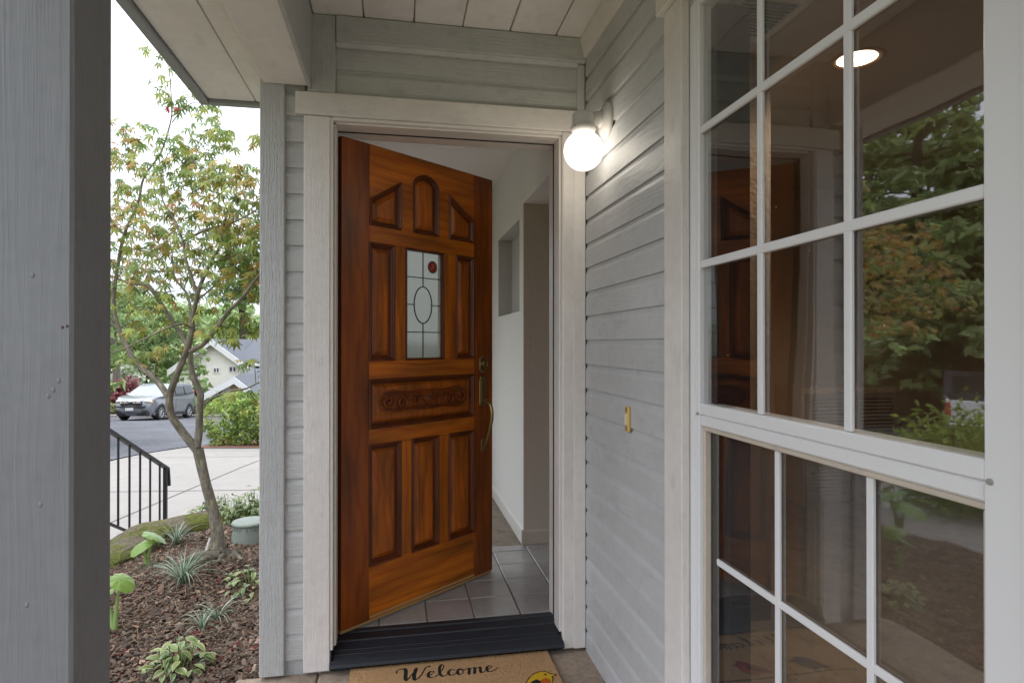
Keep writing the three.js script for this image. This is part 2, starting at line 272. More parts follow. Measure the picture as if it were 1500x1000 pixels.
// --- side wall with the window
const W0 = -1.56, W1 = -0.60, WY0 = 0.32, WY1 = 2.2;      // window opening in z and y
{
  const w = thing('side_wall', 'pale grey clapboard side wall carrying the globe lamp and doorbell', 'wall', [0, 0, 0], 0, null, 'structure');
  put('wall_panel', [box(0.788, 0.92, -0.1, 2.6, -2.5, W0), box(0.788, 0.92, -0.1, 2.6, W1, 1.6), box(0.788, 0.92, -0.1, WY0, W0, W1), box(0.788, 0.92, WY1, 2.6, W0, W1)], M.siding[0], w);
  for (let i = 0; i < 26; i++) {
    const y = -0.005 + i * 0.1, j = (R() - 0.5) * 0.0014, pr = dutch.map(p => [0.788 - p[0] + j, Math.min(y + p[1], TOP)]);
    put('siding_board', prism(pr, -2.466, W0 - 0.112, 'z'), M.siding[Math.floor(R() * 3)], w);
    put('siding_board', prism(pr, W1 + 0.122, 1.6, 'z'), M.siding[Math.floor(R() * 3)], w);
    if (y > 2.3) put('siding_board', prism(pr, W0 - 0.112, W1 + 0.122, 'z'), M.siding[1], w);
  }
  put('crown_strip', prism([[0.79, 2.47], [0.768, 2.47], [0.762, 2.49], [0.75, 2.535], [0.748, TOP - 0.002], [0.79, TOP - 0.002]], -2.466, 1.6, 'z'), M.trim, w);
}
// --- window
{
  const f = thing('sash_window', 'white framed sash window with grid bars in the side wall', 'window');
  put('casing', box(0.762, 0.788, 0.02, 2.236, W0 - 0.112, W0, 'y', 0.003), M.trim, f);
  put('casing', box(0.762, 0.788, 0.02, 2.236, W1, W1 + 0.12, 'y', 0.003), M.trim, f);
  put('head_casing', box(0.746, 0.788, 2.238, 2.33, W0 - 0.135, W1 + 0.14, 'z', 0.003), M.trim, f);
  put('sill', box(0.735, 0.80, 0.26, 0.318, W0, W1, 'z', 0.004), M.trim, f);
  // frame of the unit
  put('frame', [box(0.786, 0.86, WY0, WY1, W0 + 0.001, -1.507, 'y', 0.003), box(0.786, 0.86, WY0, WY1, -0.706, W1 - 0.001, 'y', 0.003), box(0.786, 0.86, 2.178, 2.236, -1.507, -0.706, 'z', 0.003), box(0.786, 0.86, WY0, 0.37, -1.507, -0.706, 'z', 0.003)], M.vinyl, f);
  put('frame_groove', [box(0.7835, 0.7875, WY0, WY1, -0.652, -0.646, 'y', 0.001), box(0.7835, 0.7875, WY0, WY1, -1.53, -1.525, 'y', 0.001)], M.vinyl, f);
  put('meeting_rail', [box(0.787, 0.84, 1.092, 1.122, -1.507, -0.706, 'z', 0.003), box(0.79, 0.84, 1.062, 1.091, -1.507, -0.706, 'z', 0.004)], M.vinyl, f);
  put('glazing_bead', [box(0.797, 0.815, 1.05, 1.0615, -1.507, -0.706, 'z', 0.002), box(0.797, 0.815, 0.372, 1.05, -1.507, -1.496, 'y', 0.002), box(0.797, 0.815, 0.372, 1.05, -0.717, -0.706, 'y', 0.002)], M.bead, f);
  const up = put('pane', box(0.799, 0.8, 1.1225, 2.1775, -1.5065, -0.7065, 'y', 0.0001), M.glass, f);
  const lo = put('pane', box(0.814, 0.815, 0.3705, 1.0495, -1.4955, -0.7175, 'y', 0.0001), M.glassLow, f);
  up.geometry = new THREE.PlaneGeometry(0.8, 1.055).rotateY(-Math.PI / 2).translate(0.8, 1.65, -1.1065);
  lo.geometry = new THREE.PlaneGeometry(0.778, 0.679).rotateY(-Math.PI / 2).translate(0.815, 0.71, -1.1065);
  for (const z of [-1.238, -0.968]) { put('muntin', box(0.79, 0.799, 1.123, 2.177, z - 0.0095, z + 0.0095, 'y', 0.002), M.vinyl, f); }
  for (const y of [1.489, 1.845]) { put('muntin', box(0.789, 0.7985, y - 0.01, y + 0.01, -1.506, -0.707, 'z', 0.002), M.vinyl, f); }
  for (const z of [-1.2, -0.935]) put('muntin', box(0.806, 0.8142, 0.371, 1.049, z - 0.008, z + 0.008, 'y', 0.002), M.vinyl, f);
  put('muntin', box(0.8065, 0.8138, 0.712, 0.728, -1.455, -0.718, 'z', 0.002), M.vinyl, f);
  put('insect_screen', new THREE.PlaneGeometry(0.7875, 0.678).rotateY(-Math.PI / 2).translate(0.838, 0.7105, -1.1065), M.screen, f);
  put('jamb_shade_strip', [box(0.82, 0.918, 0.37, 2.17, -1.506, -1.478, 'y', 0.002), box(0.842, 0.86, 0.37, 1.05, -1.478, -1.452, 'y', 0.002)], M.black, f);  // black strips stand in for the shade along the inner window edge
  {
    const r = rng(77), g = []; for (let i = 0; i < 70; i++) { const top = r() < 0.75, y = top ? 1.86 + 0.3 * Math.sqrt(r()) : 1.2 + 0.9 * r(), z = top ? -0.95 + 0.22 * r() : -1.49 + 0.77 * r(); g.push(new THREE.CircleGeometry(0.0006 + 0.0012 * r() * r(), 7).scale(1, 1 + r(), 1).rotateY(-Math.PI / 2).translate(0.7993, y, z)); }
    put('dust_speck', g, std([0.5, 0.45, 0.4], 1), f).userData.kind = 'stuff';
  }
  for (const [z, y] of [[-1.513, 1.094], [-0.695, 1.094]]) put('screw', new THREE.CylinderGeometry(0.0042, 0.0046, 0.004, 12).rotateZ(Math.PI / 2).translate(0.7845, y, z), std([0.4, 0.39, 0.38], 0.4, { metalness: 0.5 }), f);
}
// --- porch ceiling, beam, soffit
{
  const c = thing('porch_ceiling', 'cream board ceiling of the porch above the door', 'ceiling', [0, 0, 0], 0, null, 'structure');
  put('ceiling_deck', [box(-0.9, 5, 2.572, 2.75, -2.9, 0.9), box(-0.508, 5, 2.572, 2.75, -7.5, -2.901), box(-0.9, 0.92, 2.56, 2.572, 0.88, 0.9)], M.porchCeil, c);
  for (let i = 0; i < 6; i++) { const x = -0.323 + i * 0.194; put('ceiling_board', box(x + 0.0025, Math.min(x + 0.1915, 0.7745), TOP, 2.5715, -2.498, 0.88, 'z', 0.003), M.porchCeil, c); }
  const b = thing('porch_beam', 'boxed porch beam running over the left post to the wall', 'beam', [0, 0, 0], 0, null, 'structure');
  put('beam_side', box(-0.338, -0.324, 2.262, 2.5715, -2.464, 0.88, 'z', 0.002), M.greyTrim, b);
  put('beam_soffit', box(-0.5, -0.3385, 2.27, 2.295, -2.464, 0.88, 'z', 0.003), M.porchCeil, b);
  put('beam_core', box(-0.5, -0.3385, 2.2955, 2.5715, -2.464, 0.88, 'z', 0.003), M.greyTrim, b);
  const s = thing('roof_soffit', 'white boarded eave soffit with a blue grey fascia at the left', 'soffit', [0, 0, 0], 0, null, 'structure');
  put('soffit_board', box(-0.822, -0.624, 2.36, 2.374, -2.905, 0.88, 'z', 0.003), M.porchCeil, s);
  put('soffit_board', box(-0.62, -0.501, 2.36, 2.374, -2.905, 0.88, 'z', 0.003), M.porchCeil, s);
  put('soffit_deck', box(-0.85, -0.5, 2.376, 2.571, -2.9, 0.88), M.fascia, s);
  put('fascia_board', box(-0.864, -0.824, 2.344, 2.54, -2.95, 0.9, 'z', 0.004), M.fascia, s);
  put('fascia_board', box(-0.823, -0.3, 2.344, 2.54, -2.95, -2.91, 'x', 0.004), M.fascia, s);
  put('post_gap', box(-0.52, -0.5, 2.285, 2.36, -2.53, -2.464), M.porchCeil, s);
}
{
  const t = thing('porch_post', 'square grey painted porch post at the left edge', 'post');
  put('shaft', box(-0.66, -0.52, -0.02, 2.269, -1.255, -1.115, 'y', 0.005), M.post, t);
  for (const [x, y] of [[-0.578, 1.39], [-0.585, 0.86], [-0.566, 1.02], [-0.54, 1.22], [-0.548, 1.205], [-0.555, 1.195]]) put('paint_blob', metreUV(new THREE.SphereGeometry(0.0032, 10, 6).scale(1, 1.5, 0.4).translate(x, y, -1.115)), M.post, t);
  const rust = std([0.09, 0.04, 0.03], 0.8); for (const [x, y] of [[-0.5275, 1.308], [-0.5345, 1.306]]) put('nail_hole', new THREE.SphereGeometry(0.0024, 10, 6).scale(1, 1.2, 0.35).translate(x, y, -1.1152), rust, t);
}
// --- porch floor
{
  const s = thing('porch_floor', 'tan concrete porch floor under the welcome mat', 'floor', [0, 0, 0], 0, null, 'structure');
  put('slab_base', box(-0.6, 0.79, -0.2, -0.012, -2.5, 1.6), M.slab, s);
  for (const [x0, x1] of [[-0.6, -0.302], [-0.296, 0.24], [0.246, 0.785]]) for (const [z0, z1] of [[-2.497, -1.7], [-1.694, -0.9], [-0.894, 0.2], [0.206, 1.6]]) put('paving_slab', box(x0, x1, -0.05, 0, z0, z1, 'x', 0.004), M.slab, s);
}

// ================================================================== THE DOOR
const DOOR_TURN = Math.atan2(0.56, 0.70);
{
  const d = thing('front_door', 'orange brown panelled wooden door standing ajar with leaded glass', 'door', [-0.2245, 0, -2.606], DOOR_TURN);
  const y0 = 0.1, y1 = 2.134, T = -0.044;
  const wb = (x0, x1, a, b, g, m, n) => put(n, box(x0, x1, a, b, T, 0, g, 0.0012), m, d);
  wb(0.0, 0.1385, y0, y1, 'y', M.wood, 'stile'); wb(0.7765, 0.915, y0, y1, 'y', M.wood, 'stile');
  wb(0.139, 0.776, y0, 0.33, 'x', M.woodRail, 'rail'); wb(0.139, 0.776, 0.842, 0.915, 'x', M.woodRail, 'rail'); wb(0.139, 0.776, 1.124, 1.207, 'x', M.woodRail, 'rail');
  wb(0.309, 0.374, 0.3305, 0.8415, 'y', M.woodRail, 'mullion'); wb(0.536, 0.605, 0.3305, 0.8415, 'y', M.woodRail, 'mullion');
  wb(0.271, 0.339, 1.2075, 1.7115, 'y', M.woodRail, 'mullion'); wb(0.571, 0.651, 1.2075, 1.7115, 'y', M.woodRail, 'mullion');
  // top rail with its three shaped openings
  const p1 = [[0.141, 1.79], [0.308, 1.79], [0.308, 1.999], [0.141, 1.896]], p3 = p1.map(p => [0.915 - p[0], p[1]]).reverse();
  const p2 = [[0.382, 1.79], [0.533, 1.79], [0.533, 2.022], [0.513, 2.043], [0.486, 2.057], [0.4575, 2.062], [0.429, 2.057], [0.402, 2.043], [0.382, 2.022]];
  {
    const sh = new THREE.Shape([[0.139, 1.712], [0.776, 1.712], [0.776, y1], [0.139, y1]].map(p => new THREE.Vector2(...p)));
    for (const p of [p1, p2, p3]) sh.holes.push(new THREE.Path(p.map(q => new THREE.Vector2(...q))));
    put('rail', metreUV(new THREE.ExtrudeGeometry(sh, { depth: 0.044, bevelEnabled: false }).translate(0, 0, T), 'x'), M.woodRail, d);
  }
  const rect = (a, b, c, e) => [[a, c], [b, c], [b, e], [a, e]];
  const inset = (poly, k) => poly.map((p, i) => {
    const n = poly.length, a = poly[(i + n - 1) % n], b = poly[(i + 1) % n];
    const e1 = new THREE.Vector2(p[0] - a[0], p[1] - a[1]).normalize(), e2 = new THREE.Vector2(b[0] - p[0], b[1] - p[1]).normalize();
    const n1 = new THREE.Vector2(-e1.y, e1.x), n2 = new THREE.Vector2(-e2.y, e2.x), m = n1.clone().add(n2), s = k / Math.max(0.3, m.lengthSq() / 2);
    return [p[0] + m.x * s / 1, p[1] + m.y * s / 1].map((v, q) => p[q] + (q ? m.y : m.x) * k / (1 + n1.dot(n2)));
  });
  const rings = (poly, prof, cap) => {
    const t = [], L = prof.map(([o, z]) => inset(poly, o).map(p => [p[0], p[1], z])), n = poly.length;
    for (let r = 0; r + 1 < L.length; r++) for (let i = 0; i < n; i++) { const j = (i + 1) % n, a = L[r][i], b = L[r][j], c = L[r + 1][j], e = L[r + 1][i]; t.push(a, b, c, a, c, e); }
    if (cap) { const l = L[L.length - 1], c = [0, 1].map(k => l.reduce((s, p) => s + p[k], 0) / n); for (let i = 0; i < n; i++) t.push(l[i], l[(i + 1) % n], [c[0], c[1], l[i][2]]); }
    return metreUV(polyGeo(t), 'y');
  };
  const mould = [[-0.004, 0.0005], [-0.0035, 0.004], [0.001, 0.0065], [0.006, 0.005], [0.009, 0.0005], [0.0095, -0.003], [0.014, -0.006], [0.017, -0.0125], [0.021, -0.013]];
  const field = [[0.0205, -0.014], [0.0235, -0.0115], [0.036, -0.0045], [0.0375, -0.002], [0.039, -0.0015]];
  const panel = (poly, wide = 1) => {
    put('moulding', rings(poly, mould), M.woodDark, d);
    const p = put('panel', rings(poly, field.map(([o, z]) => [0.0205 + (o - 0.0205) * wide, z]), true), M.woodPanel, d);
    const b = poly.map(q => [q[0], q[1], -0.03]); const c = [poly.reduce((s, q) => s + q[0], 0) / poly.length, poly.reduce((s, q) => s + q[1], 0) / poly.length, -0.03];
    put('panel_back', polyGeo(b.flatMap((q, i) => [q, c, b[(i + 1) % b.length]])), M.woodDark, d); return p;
  };
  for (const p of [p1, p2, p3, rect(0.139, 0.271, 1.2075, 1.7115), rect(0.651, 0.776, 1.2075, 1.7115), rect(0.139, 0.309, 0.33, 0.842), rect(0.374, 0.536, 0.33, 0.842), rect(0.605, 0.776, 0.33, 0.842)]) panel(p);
  // carved panel
  const cp = panel(rect(0.139, 0.776, 0.915, 1.124), 0.7);
  {
    const cx = 0.4575, cy = 1.022, out = [];
    const N = 90; for (let i = 0; i < N; i++) { const a = i / N * 6.2832, ex = Math.cos(a), ey = Math.sin(a); const x = Math.sign(ex) * Math.pow(Math.abs(ex), 0.45) * 0.268; const lobes = 0.046 + 0.007 * Math.cos(x * 30) + 0.004 * Math.abs(x) / 0.268; out.push(new THREE.Vector2(cx + x, cy + Math.sign(ey) * Math.pow(Math.abs(ey), 0.55) * lobes)); }
    const ground = metreUV(new THREE.ExtrudeGeometry(new THREE.Shape(out), { depth: 0.001, bevelEnabled: true, bevelSize: 0.003, bevelThickness: 0.0022, bevelSegments: 2 }).translate(0, 0, -0.003), 'x');
    put('carved_ground', ground, M.woodCarve, cp);
    const g = [], spiral = (x, y, r, a0, turns, dir, w) => { const pts = []; for (let i = 0; i <= 26; i++) { const t = i / 26, a = a0 + dir * t * turns * 6.2832, q = r * (1 - 0.82 * t); pts.push([x + q * Math.cos(a), y + q * 0.86 * Math.sin(a), 0.0022 + 0.002 * t]); } g.push(taper(pts, [w * 0.5, w, w * 0.8, w * 0.6], 40, 6)); };
    for (const s of [-1, 1]) {
      spiral(cx + s * 0.222, cy + 0.004, 0.036, s > 0 ? 2.6 : 0.5, 1.5, s, 0.0052); spiral(cx + s * 0.148, cy - 0.006, 0.032, s > 0 ? -1.2 : 4.3, 1.5, -s, 0.005); spiral(cx + s * 0.062, cy + 0.008, 0.026, s > 0 ? 2.3 : 0.8, 1.4, s, 0.0046);
      g.push(taper([[cx + s * 0.232, cy - 0.03, 0.002], [cx + s * 0.18, cy - 0.038, 0.004], [cx + s * 0.12, cy - 0.036, 0.004], [cx + s * 0.06, cy - 0.03, 0.004], [cx, cy - 0.034, 0.003]], [0.003, 0.005, 0.004, 0.003], 30, 6));
      g.push(taper([[cx + s * 0.225, cy + 0.034, 0.002], [cx + s * 0.16, cy + 0.036, 0.004], [cx + s * 0.1, cy + 0.03, 0.004], [cx + s * 0.03, cy + 0.036, 0.003]], [0.003, 0.0045, 0.003], 30, 6));
      for (let k = 0; k < 5; k++) { const x = cx + s * (0.03 + k * 0.044), a = s * (0.5 + (k % 2) * 0.9); g.push(new THREE.SphereGeometry(1, 10, 6).scale(0.013, 0.0048, 0.004).rotateZ(a).translate(x, cy + (k % 2 ? -0.018 : 0.02), 0.0025)); }
    }
    for (let k = -2; k <= 2; k++) g.push(new THREE.SphereGeometry(1, 10, 6).scale(0.0055, 0.02 - Math.abs(k) * 0.003, 0.0045).rotateZ(-k * 0.45).translate(cx + k * 0.011, cy + 0.004, 0.003));
    g.push(new THREE.SphereGeometry(0.009, 12, 8).scale(1, 1, 0.6).translate(cx, cy - 0.014, 0.004));
    put('carving', g.map(q => metreUV(q.scale(1, 1, 1.7), 'x')), M.woodCarve, cp);
  }
  // leaded light
  const gp = rect(0.339, 0.571, 1.2075, 1.7115);
  put('glazing_frame', rings(gp, [[-0.004, 0.0005], [-0.0035, 0.004], [0.0, 0.006], [0.004, 0.004], [0.007, -0.004], [0.007, -0.02]]), M.woodDark, d);
  const pane = put('pane', new THREE.PlaneGeometry(0.2245, 0.4965).translate(0.455, 1.4595, -0.018), M.frost, d);
  const ov = new THREE.Shape(); ov.absellipse(0.452, 1.4595, 0.048, 0.078, 0, 6.2832);
  put('oval_pane', new THREE.ExtrudeGeometry(ov, { depth: 0.002, bevelEnabled: true, bevelSize: 0.006, bevelThickness: 0.003, bevelSegments: 2, curveSegments: 40 }).translate(0, 0, -0.0155), M.clearBevel, d);
  const ringPts = []; for (let i = 0; i <= 48; i++) { const a = i / 48 * 6.2832; ringPts.push([0.452 + 0.054 * Math.cos(a), 1.4595 + 0.085 * Math.sin(a), -0.0145]); }
  put('lead_strip', taper(ringPts, [0.003, 0.003], 72, 6), M.lead, d);
  const strip = (a, b, c, e) => put('lead_strip', box(a, b, c, e, -0.0178, -0.0125, null, 0.001), M.lead, d);
  strip(0.4498, 0.4542, 1.213, 1.373); strip(0.4498, 0.4542, 1.546, 1.706);
  strip(0.345, 0.565, 1.331, 1.335); strip(0.345, 0.397, 1.4575, 1.4615); strip(0.507, 0.565, 1.4575, 1.4615); strip(0.345, 0.565, 1.584, 1.588);
  // round sticker in the upper right of the glass
  {
    const c = document.createElement('canvas'); c.width = c.height = 128; const x = c.getContext('2d');
    x.fillStyle = '#1b1713'; x.beginPath(); x.arc(64, 64, 63, 0, 7); x.fill(); x.strokeStyle = '#b9a58a'; x.lineWidth = 2; x.beginPath(); x.arc(64, 64, 58, 0, 7); x.stroke();
    x.fillStyle = '#b3161a'; x.beginPath(); x.arc(64, 64, 43, 0, 7); x.fill(); x.strokeStyle = '#c8b28c'; for (let i = 0; i < 26; i++) { const a = i / 26 * 6.283; x.lineWidth = 4; x.beginPath(); x.moveTo(64 + 48 * Math.cos(a), 64 + 48 * Math.sin(a)); x.lineTo(64 + 54 * Math.cos(a + 0.05), 64 + 54 * Math.sin(a + 0.05)); x.stroke(); }
    x.fillStyle = '#3b2b22'; x.beginPath(); x.arc(62, 70, 20, 0, 7); x.fill(); x.strokeStyle = '#9aa39a'; x.lineWidth = 5; x.beginPath(); x.moveTo(42, 88); x.lineTo(84, 46); x.moveTo(50, 50); x.bezierCurveTo(60, 34, 74, 38, 80, 44); x.moveTo(46, 72); x.bezierCurveTo(58, 78, 74, 78, 82, 66); x.stroke();
    const t = new THREE.CanvasTexture(c); t.colorSpace = THREE.SRGBColorSpace;
    put('sticker', new THREE.CircleGeometry(0.03, 40).translate(0.513, 1.642, -0.0168), new THREE.MeshStandardMaterial({ map: t, roughness: 0.4, side: THREE.DoubleSide }), pane);
  }
  // lock and grip handle
  const lock = put('deadbolt', [box(0.815, 0.866, 1.143, 1.207, 0, 0.006, 'y', 0.003), new THREE.CylinderGeometry(0.019, 0.023, 0.016, 28).rotateX(Math.PI / 2).translate(0.8405, 1.175, 0.013), new THREE.TorusGeometry(0.0165, 0.0025, 8, 28).translate(0.8405, 1.175, 0.021), ...[-1, 1].map(s => new THREE.SphereGeometry(0.0125, 14, 8).scale(1.2, 0.7, 0.5).translate(0.8405, 1.175 + s * 0.036, 0.003))].map(g => metreUV(g)), M.brass, d);
  put('keyhole', box(0.839, 0.842, 1.168, 1.181, 0.0212, 0.0222, 'y', 0.0003), M.black, lock);
  const H = put('handle', [
    box(0.812, 0.868, 0.972, 1.098, 0, 0.007, 'y', 0.003), box(0.819, 0.861, 0.98, 1.09, 0.007, 0.0105, 'y', 0.003),
    new THREE.SphereGeometry(0.02, 18, 10).scale(1.1, 0.8, 0.35).translate(0.84, 1.102, 0.002), new THREE.SphereGeometry(0.02, 18, 10).scale(1.3, 0.6, 0.4).translate(0.84, 0.97, 0.003),
    taper([[0.84, 0.985, 0.006], [0.84, 0.984, 0.03], [0.84, 0.965, 0.056], [0.84, 0.93, 0.066], [0.84, 0.88, 0.06], [0.84, 0.83, 0.044], [0.84, 0.79, 0.03], [0.84, 0.755, 0.014], [0.84, 0.742, 0.004]], [0.007, 0.0085, 0.009, 0.0095, 0.009, 0.008, 0.007, 0.006], 40, 10),
    box(0.826, 0.854, 0.728, 0.79, 0, 0.005, 'y', 0.002)].map(g => metreUV(g)), M.brass, d);
  put('thumb_latch', [box(0.831, 0.849, 0.99, 0.996, 0.006, 0.04, 'z', 0.002), new THREE.SphereGeometry(0.011, 14, 8).scale(1, 0.35, 1).translate(0.84, 0.995, 0.042)], M.brass, H);
  put('door_sweep', [box(0.0, 0.915, y0 - 0.014, y0 - 0.001, T + 0.002, -0.004, 'x', 0.002), box(0.14, 0.776, y0 + 0.008, y0 + 0.017, 0.0002, 0.006, 'x', 0.002)], M.woodEdge, d);
  for (const y of [0.35, 1.13, 1.9]) put('hinge', [cyl(0.008, 0.008, 0.1, -0.006, y, -0.036, 14), box(-0.02, 0.0, y - 0.05, y + 0.05, -0.046, -0.042, 'y', 0.001)], M.black, d);
}

// ================================================================== THE HALL AND THE ROOM BEHIND THE WINDOW
{
  const f = thing('hall_floor', 'pale square tiled floor of the entry hall behind the door', 'floor', [0, 0, 0], 0, null, 'structure');
  put('grout_bed', box(-0.5, 1.5, -0.1, FLOOR - 0.004, -3.6, -2.66), M.grout, f);
  const P = 0.206, shapes = [0, 1, 2, 3].map(() => box(-0.1, 0.1, -0.012, 0, -0.1, 0.1, 'x', 0.003));
  for (let i = -3; i < 7; i++) for (let k = 0; k < 5; k++) {
    const x0 = 0.13 + i * P, z0 = -2.68 - k * P; const clipX = Math.max(-0.498, x0 + 0.003), clipX1 = Math.min(1.498, x0 + P - 0.003), zA = z0 - 0.003, zB = Math.max(-3.598, z0 - P + 0.003);
    if (clipX1 - clipX < 0.03 || zA - zB < 0.03) continue;
    const full = clipX1 - clipX > 0.199 && zA - zB > 0.199, m = M.tile[Math.floor(R() * 3)];
    if (full) { const t = put('floor_tile', shapes[Math.floor(R() * 4)], m, f); t.position.set(x0 + P / 2, FLOOR + (R() - 0.5) * 0.0006, z0 - P / 2); }
    else put('floor_tile', box(clipX, clipX1, FLOOR - 0.012, FLOOR, zB, zA, 'x', 0.003), m, f);
  }
  tag(put('carpet_floor', box(-0.5, 0.745, -0.1, FLOOR - 0.001, -5.0, -3.603), M.carpet), 'beige carpet in the hall beyond the tiles', 'carpet', null, 'structure');
  const X = 0.745;
  const hw = thing('hall_wall', 'white inner walls of the entry hall with a square opening', 'wall', [0, 0, 0], 0, null, 'structure');
  put('wall_panel', [box(X, X + 0.14, 0, 1.48, -5.0, -3.62), box(X, X + 0.14, 2.055, 2.55, -5.0, -3.62), box(X, X + 0.14, 1.48, 2.055, -5.0, -4.55), box(X, X + 0.14, 1.48, 2.055, -3.73, -3.62), box(X, X + 0.3, 2.12, 2.55, -3.62, -2.705), box(X + 0.11, X + 0.139, 1.481, 2.054, -4.549, -3.731)], M.wallWhite, hw);
  put('wall_panel', [box(0.42, 0.885, 0, 2.55, -5.1, -4.86), box(-0.508, 0.42, 0, 0.2, -5.1, -4.86), box(-0.508, 0.42, 2.2, 2.55, -5.1, -4.86), box(-0.53, 1.6, 2.171, 2.55, -2.705, -2.6215), box(-0.53, -0.272, 0, 2.171, -2.66, -2.6215)], M.wallWhite, hw);
  put('wall_panel', [box(-0.508, -0.41, -0.8, 0.2, -5, -2.625), box(-0.508, -0.41, 2.2, 2.57, -5, -2.97), box(-0.508, -0.41, 0.2, 2.2, -2.85, -2.625), box(-0.508, -0.41, 0.2, 2.2, -5, -4.8), box(-0.508, -0.41, 2.2, 2.343, -2.97, -2.625)], M.wallWhite, hw);
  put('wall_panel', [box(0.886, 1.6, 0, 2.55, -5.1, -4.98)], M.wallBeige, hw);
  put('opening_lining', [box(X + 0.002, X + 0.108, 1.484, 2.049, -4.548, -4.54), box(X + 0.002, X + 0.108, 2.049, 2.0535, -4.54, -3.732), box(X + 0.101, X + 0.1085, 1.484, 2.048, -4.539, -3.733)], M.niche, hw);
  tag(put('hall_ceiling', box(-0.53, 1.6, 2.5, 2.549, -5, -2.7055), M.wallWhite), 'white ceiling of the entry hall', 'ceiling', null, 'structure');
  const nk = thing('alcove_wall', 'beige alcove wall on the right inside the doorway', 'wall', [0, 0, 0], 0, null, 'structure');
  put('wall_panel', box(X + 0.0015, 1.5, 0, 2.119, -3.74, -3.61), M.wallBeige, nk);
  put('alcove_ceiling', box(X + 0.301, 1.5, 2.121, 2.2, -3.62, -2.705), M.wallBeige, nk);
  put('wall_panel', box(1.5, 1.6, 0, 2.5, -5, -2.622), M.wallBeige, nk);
  const skp = (z0, y) => [[0, y], [0.012, y], [0.012, y + 0.07], [0.008, y + 0.082], [0, y + 0.084]];
  const sk = thing('skirting_board', 'white skirting board along the hall wall', 'skirting board');
  put('skirting', prism(skp(0, FLOOR).map(p => [X - p[0], p[1]]), -4.86, -3.612, 'z'), M.skirting, sk);
  put('skirting', prism(skp(0, FLOOR).map(p => [-4.86 + p[0], p[1]]), -0.53, X - 0.0125, 'x'), M.skirting, sk);
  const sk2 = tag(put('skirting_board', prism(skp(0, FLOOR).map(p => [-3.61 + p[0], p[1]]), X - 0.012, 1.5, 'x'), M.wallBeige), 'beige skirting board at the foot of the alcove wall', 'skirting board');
  // window added to brighten the hall, out of sight behind the open door
  const gw = thing('added_hall_window', 'tall added window unseen behind the door that lights the hall', 'window', [0, 0, 0]);
  put('frame', [box(-0.5, -0.42, 0.2, 0.25, -4.8, -2.85, 'z'), box(-0.5, -0.42, 2.15, 2.2, -4.8, -2.85, 'z'), box(-0.5, -0.42, 0.25, 2.15, -4.8, -4.75, 'y'), box(-0.5, -0.42, 0.25, 2.15, -2.9, -2.85, 'y')], M.vinyl, gw);
  put('pane', new THREE.PlaneGeometry(1.85, 1.9).rotateY(Math.PI / 2).translate(-0.46, 1.2, -3.825), M.clearPane, gw);
  const gd = thing('added_end_window', 'wide added window unseen at the far end of the hall for more light', 'window', [0, 0, 0]);  // second unseen window, put in to let more daylight into the hall
  put('frame', [box(-0.508, 0.42, 0.2, 0.25, -5.02, -4.94, 'x'), box(-0.508, 0.42, 2.15, 2.2, -5.02, -4.94, 'x'), box(-0.508, -0.46, 0.25, 2.15, -5.02, -4.94, 'y'), box(0.37, 0.42, 0.25, 2.15, -5.02, -4.94, 'y')], M.vinyl, gd);
  put('pane', new THREE.PlaneGeometry(0.83, 1.9).translate(-0.045, 1.2, -4.98), M.clearPane, gd);
  // the room
  const rm = thing('room_wall', 'dim brown walls of the room seen through the sash window', 'wall', [0, 0, 0], 0, null, 'structure');
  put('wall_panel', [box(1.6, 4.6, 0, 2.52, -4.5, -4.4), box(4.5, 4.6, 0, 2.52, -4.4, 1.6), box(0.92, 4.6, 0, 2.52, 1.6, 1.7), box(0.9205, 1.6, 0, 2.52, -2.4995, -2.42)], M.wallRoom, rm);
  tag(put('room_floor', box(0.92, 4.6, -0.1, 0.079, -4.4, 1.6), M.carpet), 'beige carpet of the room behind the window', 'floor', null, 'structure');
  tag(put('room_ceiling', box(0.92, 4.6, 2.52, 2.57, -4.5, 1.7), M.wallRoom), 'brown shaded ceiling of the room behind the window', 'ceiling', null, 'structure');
  // recessed ceiling light
  const rl = thing('recessed_light', 'glowing round recessed ceiling light seen through the window glass', 'ceiling light', [1.97, 2.519, -2.35]);
  put('trim_ring', new THREE.LatheGeometry([[0.078, 0.03], [0.082, 0.004], [0.09, -0.004], [0.105, -0.006], [0.11, 0]].map(p => new THREE.Vector2(...p)), 48), std([0.5, 0.3, 0.18], 0.5), rl);
  put('bulb', new THREE.CircleGeometry(0.08, 40).rotateX(Math.PI / 2).translate(0, -0.0005, 0), new THREE.MeshStandardMaterial({ color: 0, emissive: lin(1, 0.82, 0.6), emissiveIntensity: 6, side: THREE.DoubleSide }), rl);
  const spot = new THREE.SpotLight(lin(1, 0.8, 0.58), 5, 8, 1.3, 0.5); spot.position.set(1.97, 2.5, -2.35); spot.target.position.set(1.97, 0, -2.35); spot.castShadow = true; spot.shadow.radius = 4; scene.add(spot, spot.target);
  // ceiling register
  const v = thing('ceiling_register', 'white slatted air register in the ceiling behind the window', 'vent', [1.27, 2.519, -2.12], 0.0);
  put('frame', [box(-0.2, 0.2, -0.012, 0, -0.16, -0.13), box(-0.2, 0.2, -0.012, 0, 0.13, 0.16), box(-0.2, -0.17, -0.012, 0, -0.13, 0.13), box(0.17, 0.2, -0.012, 0, -0.13, 0.13)], M.vinyl, v);
  for (let i = 0; i < 12; i++) put('slat', box(-0.17, 0.17, -0.001, 0.001, -0.009, 0.009, 'x', 0.0005).rotateX(0.7).translate(0, -0.007, -0.121 + i * 0.022), M.vinyl, v);
  put('backing', box(-0.17, 0.17, -0.0008, -0.0001, -0.13, 0.13), M.black, v);
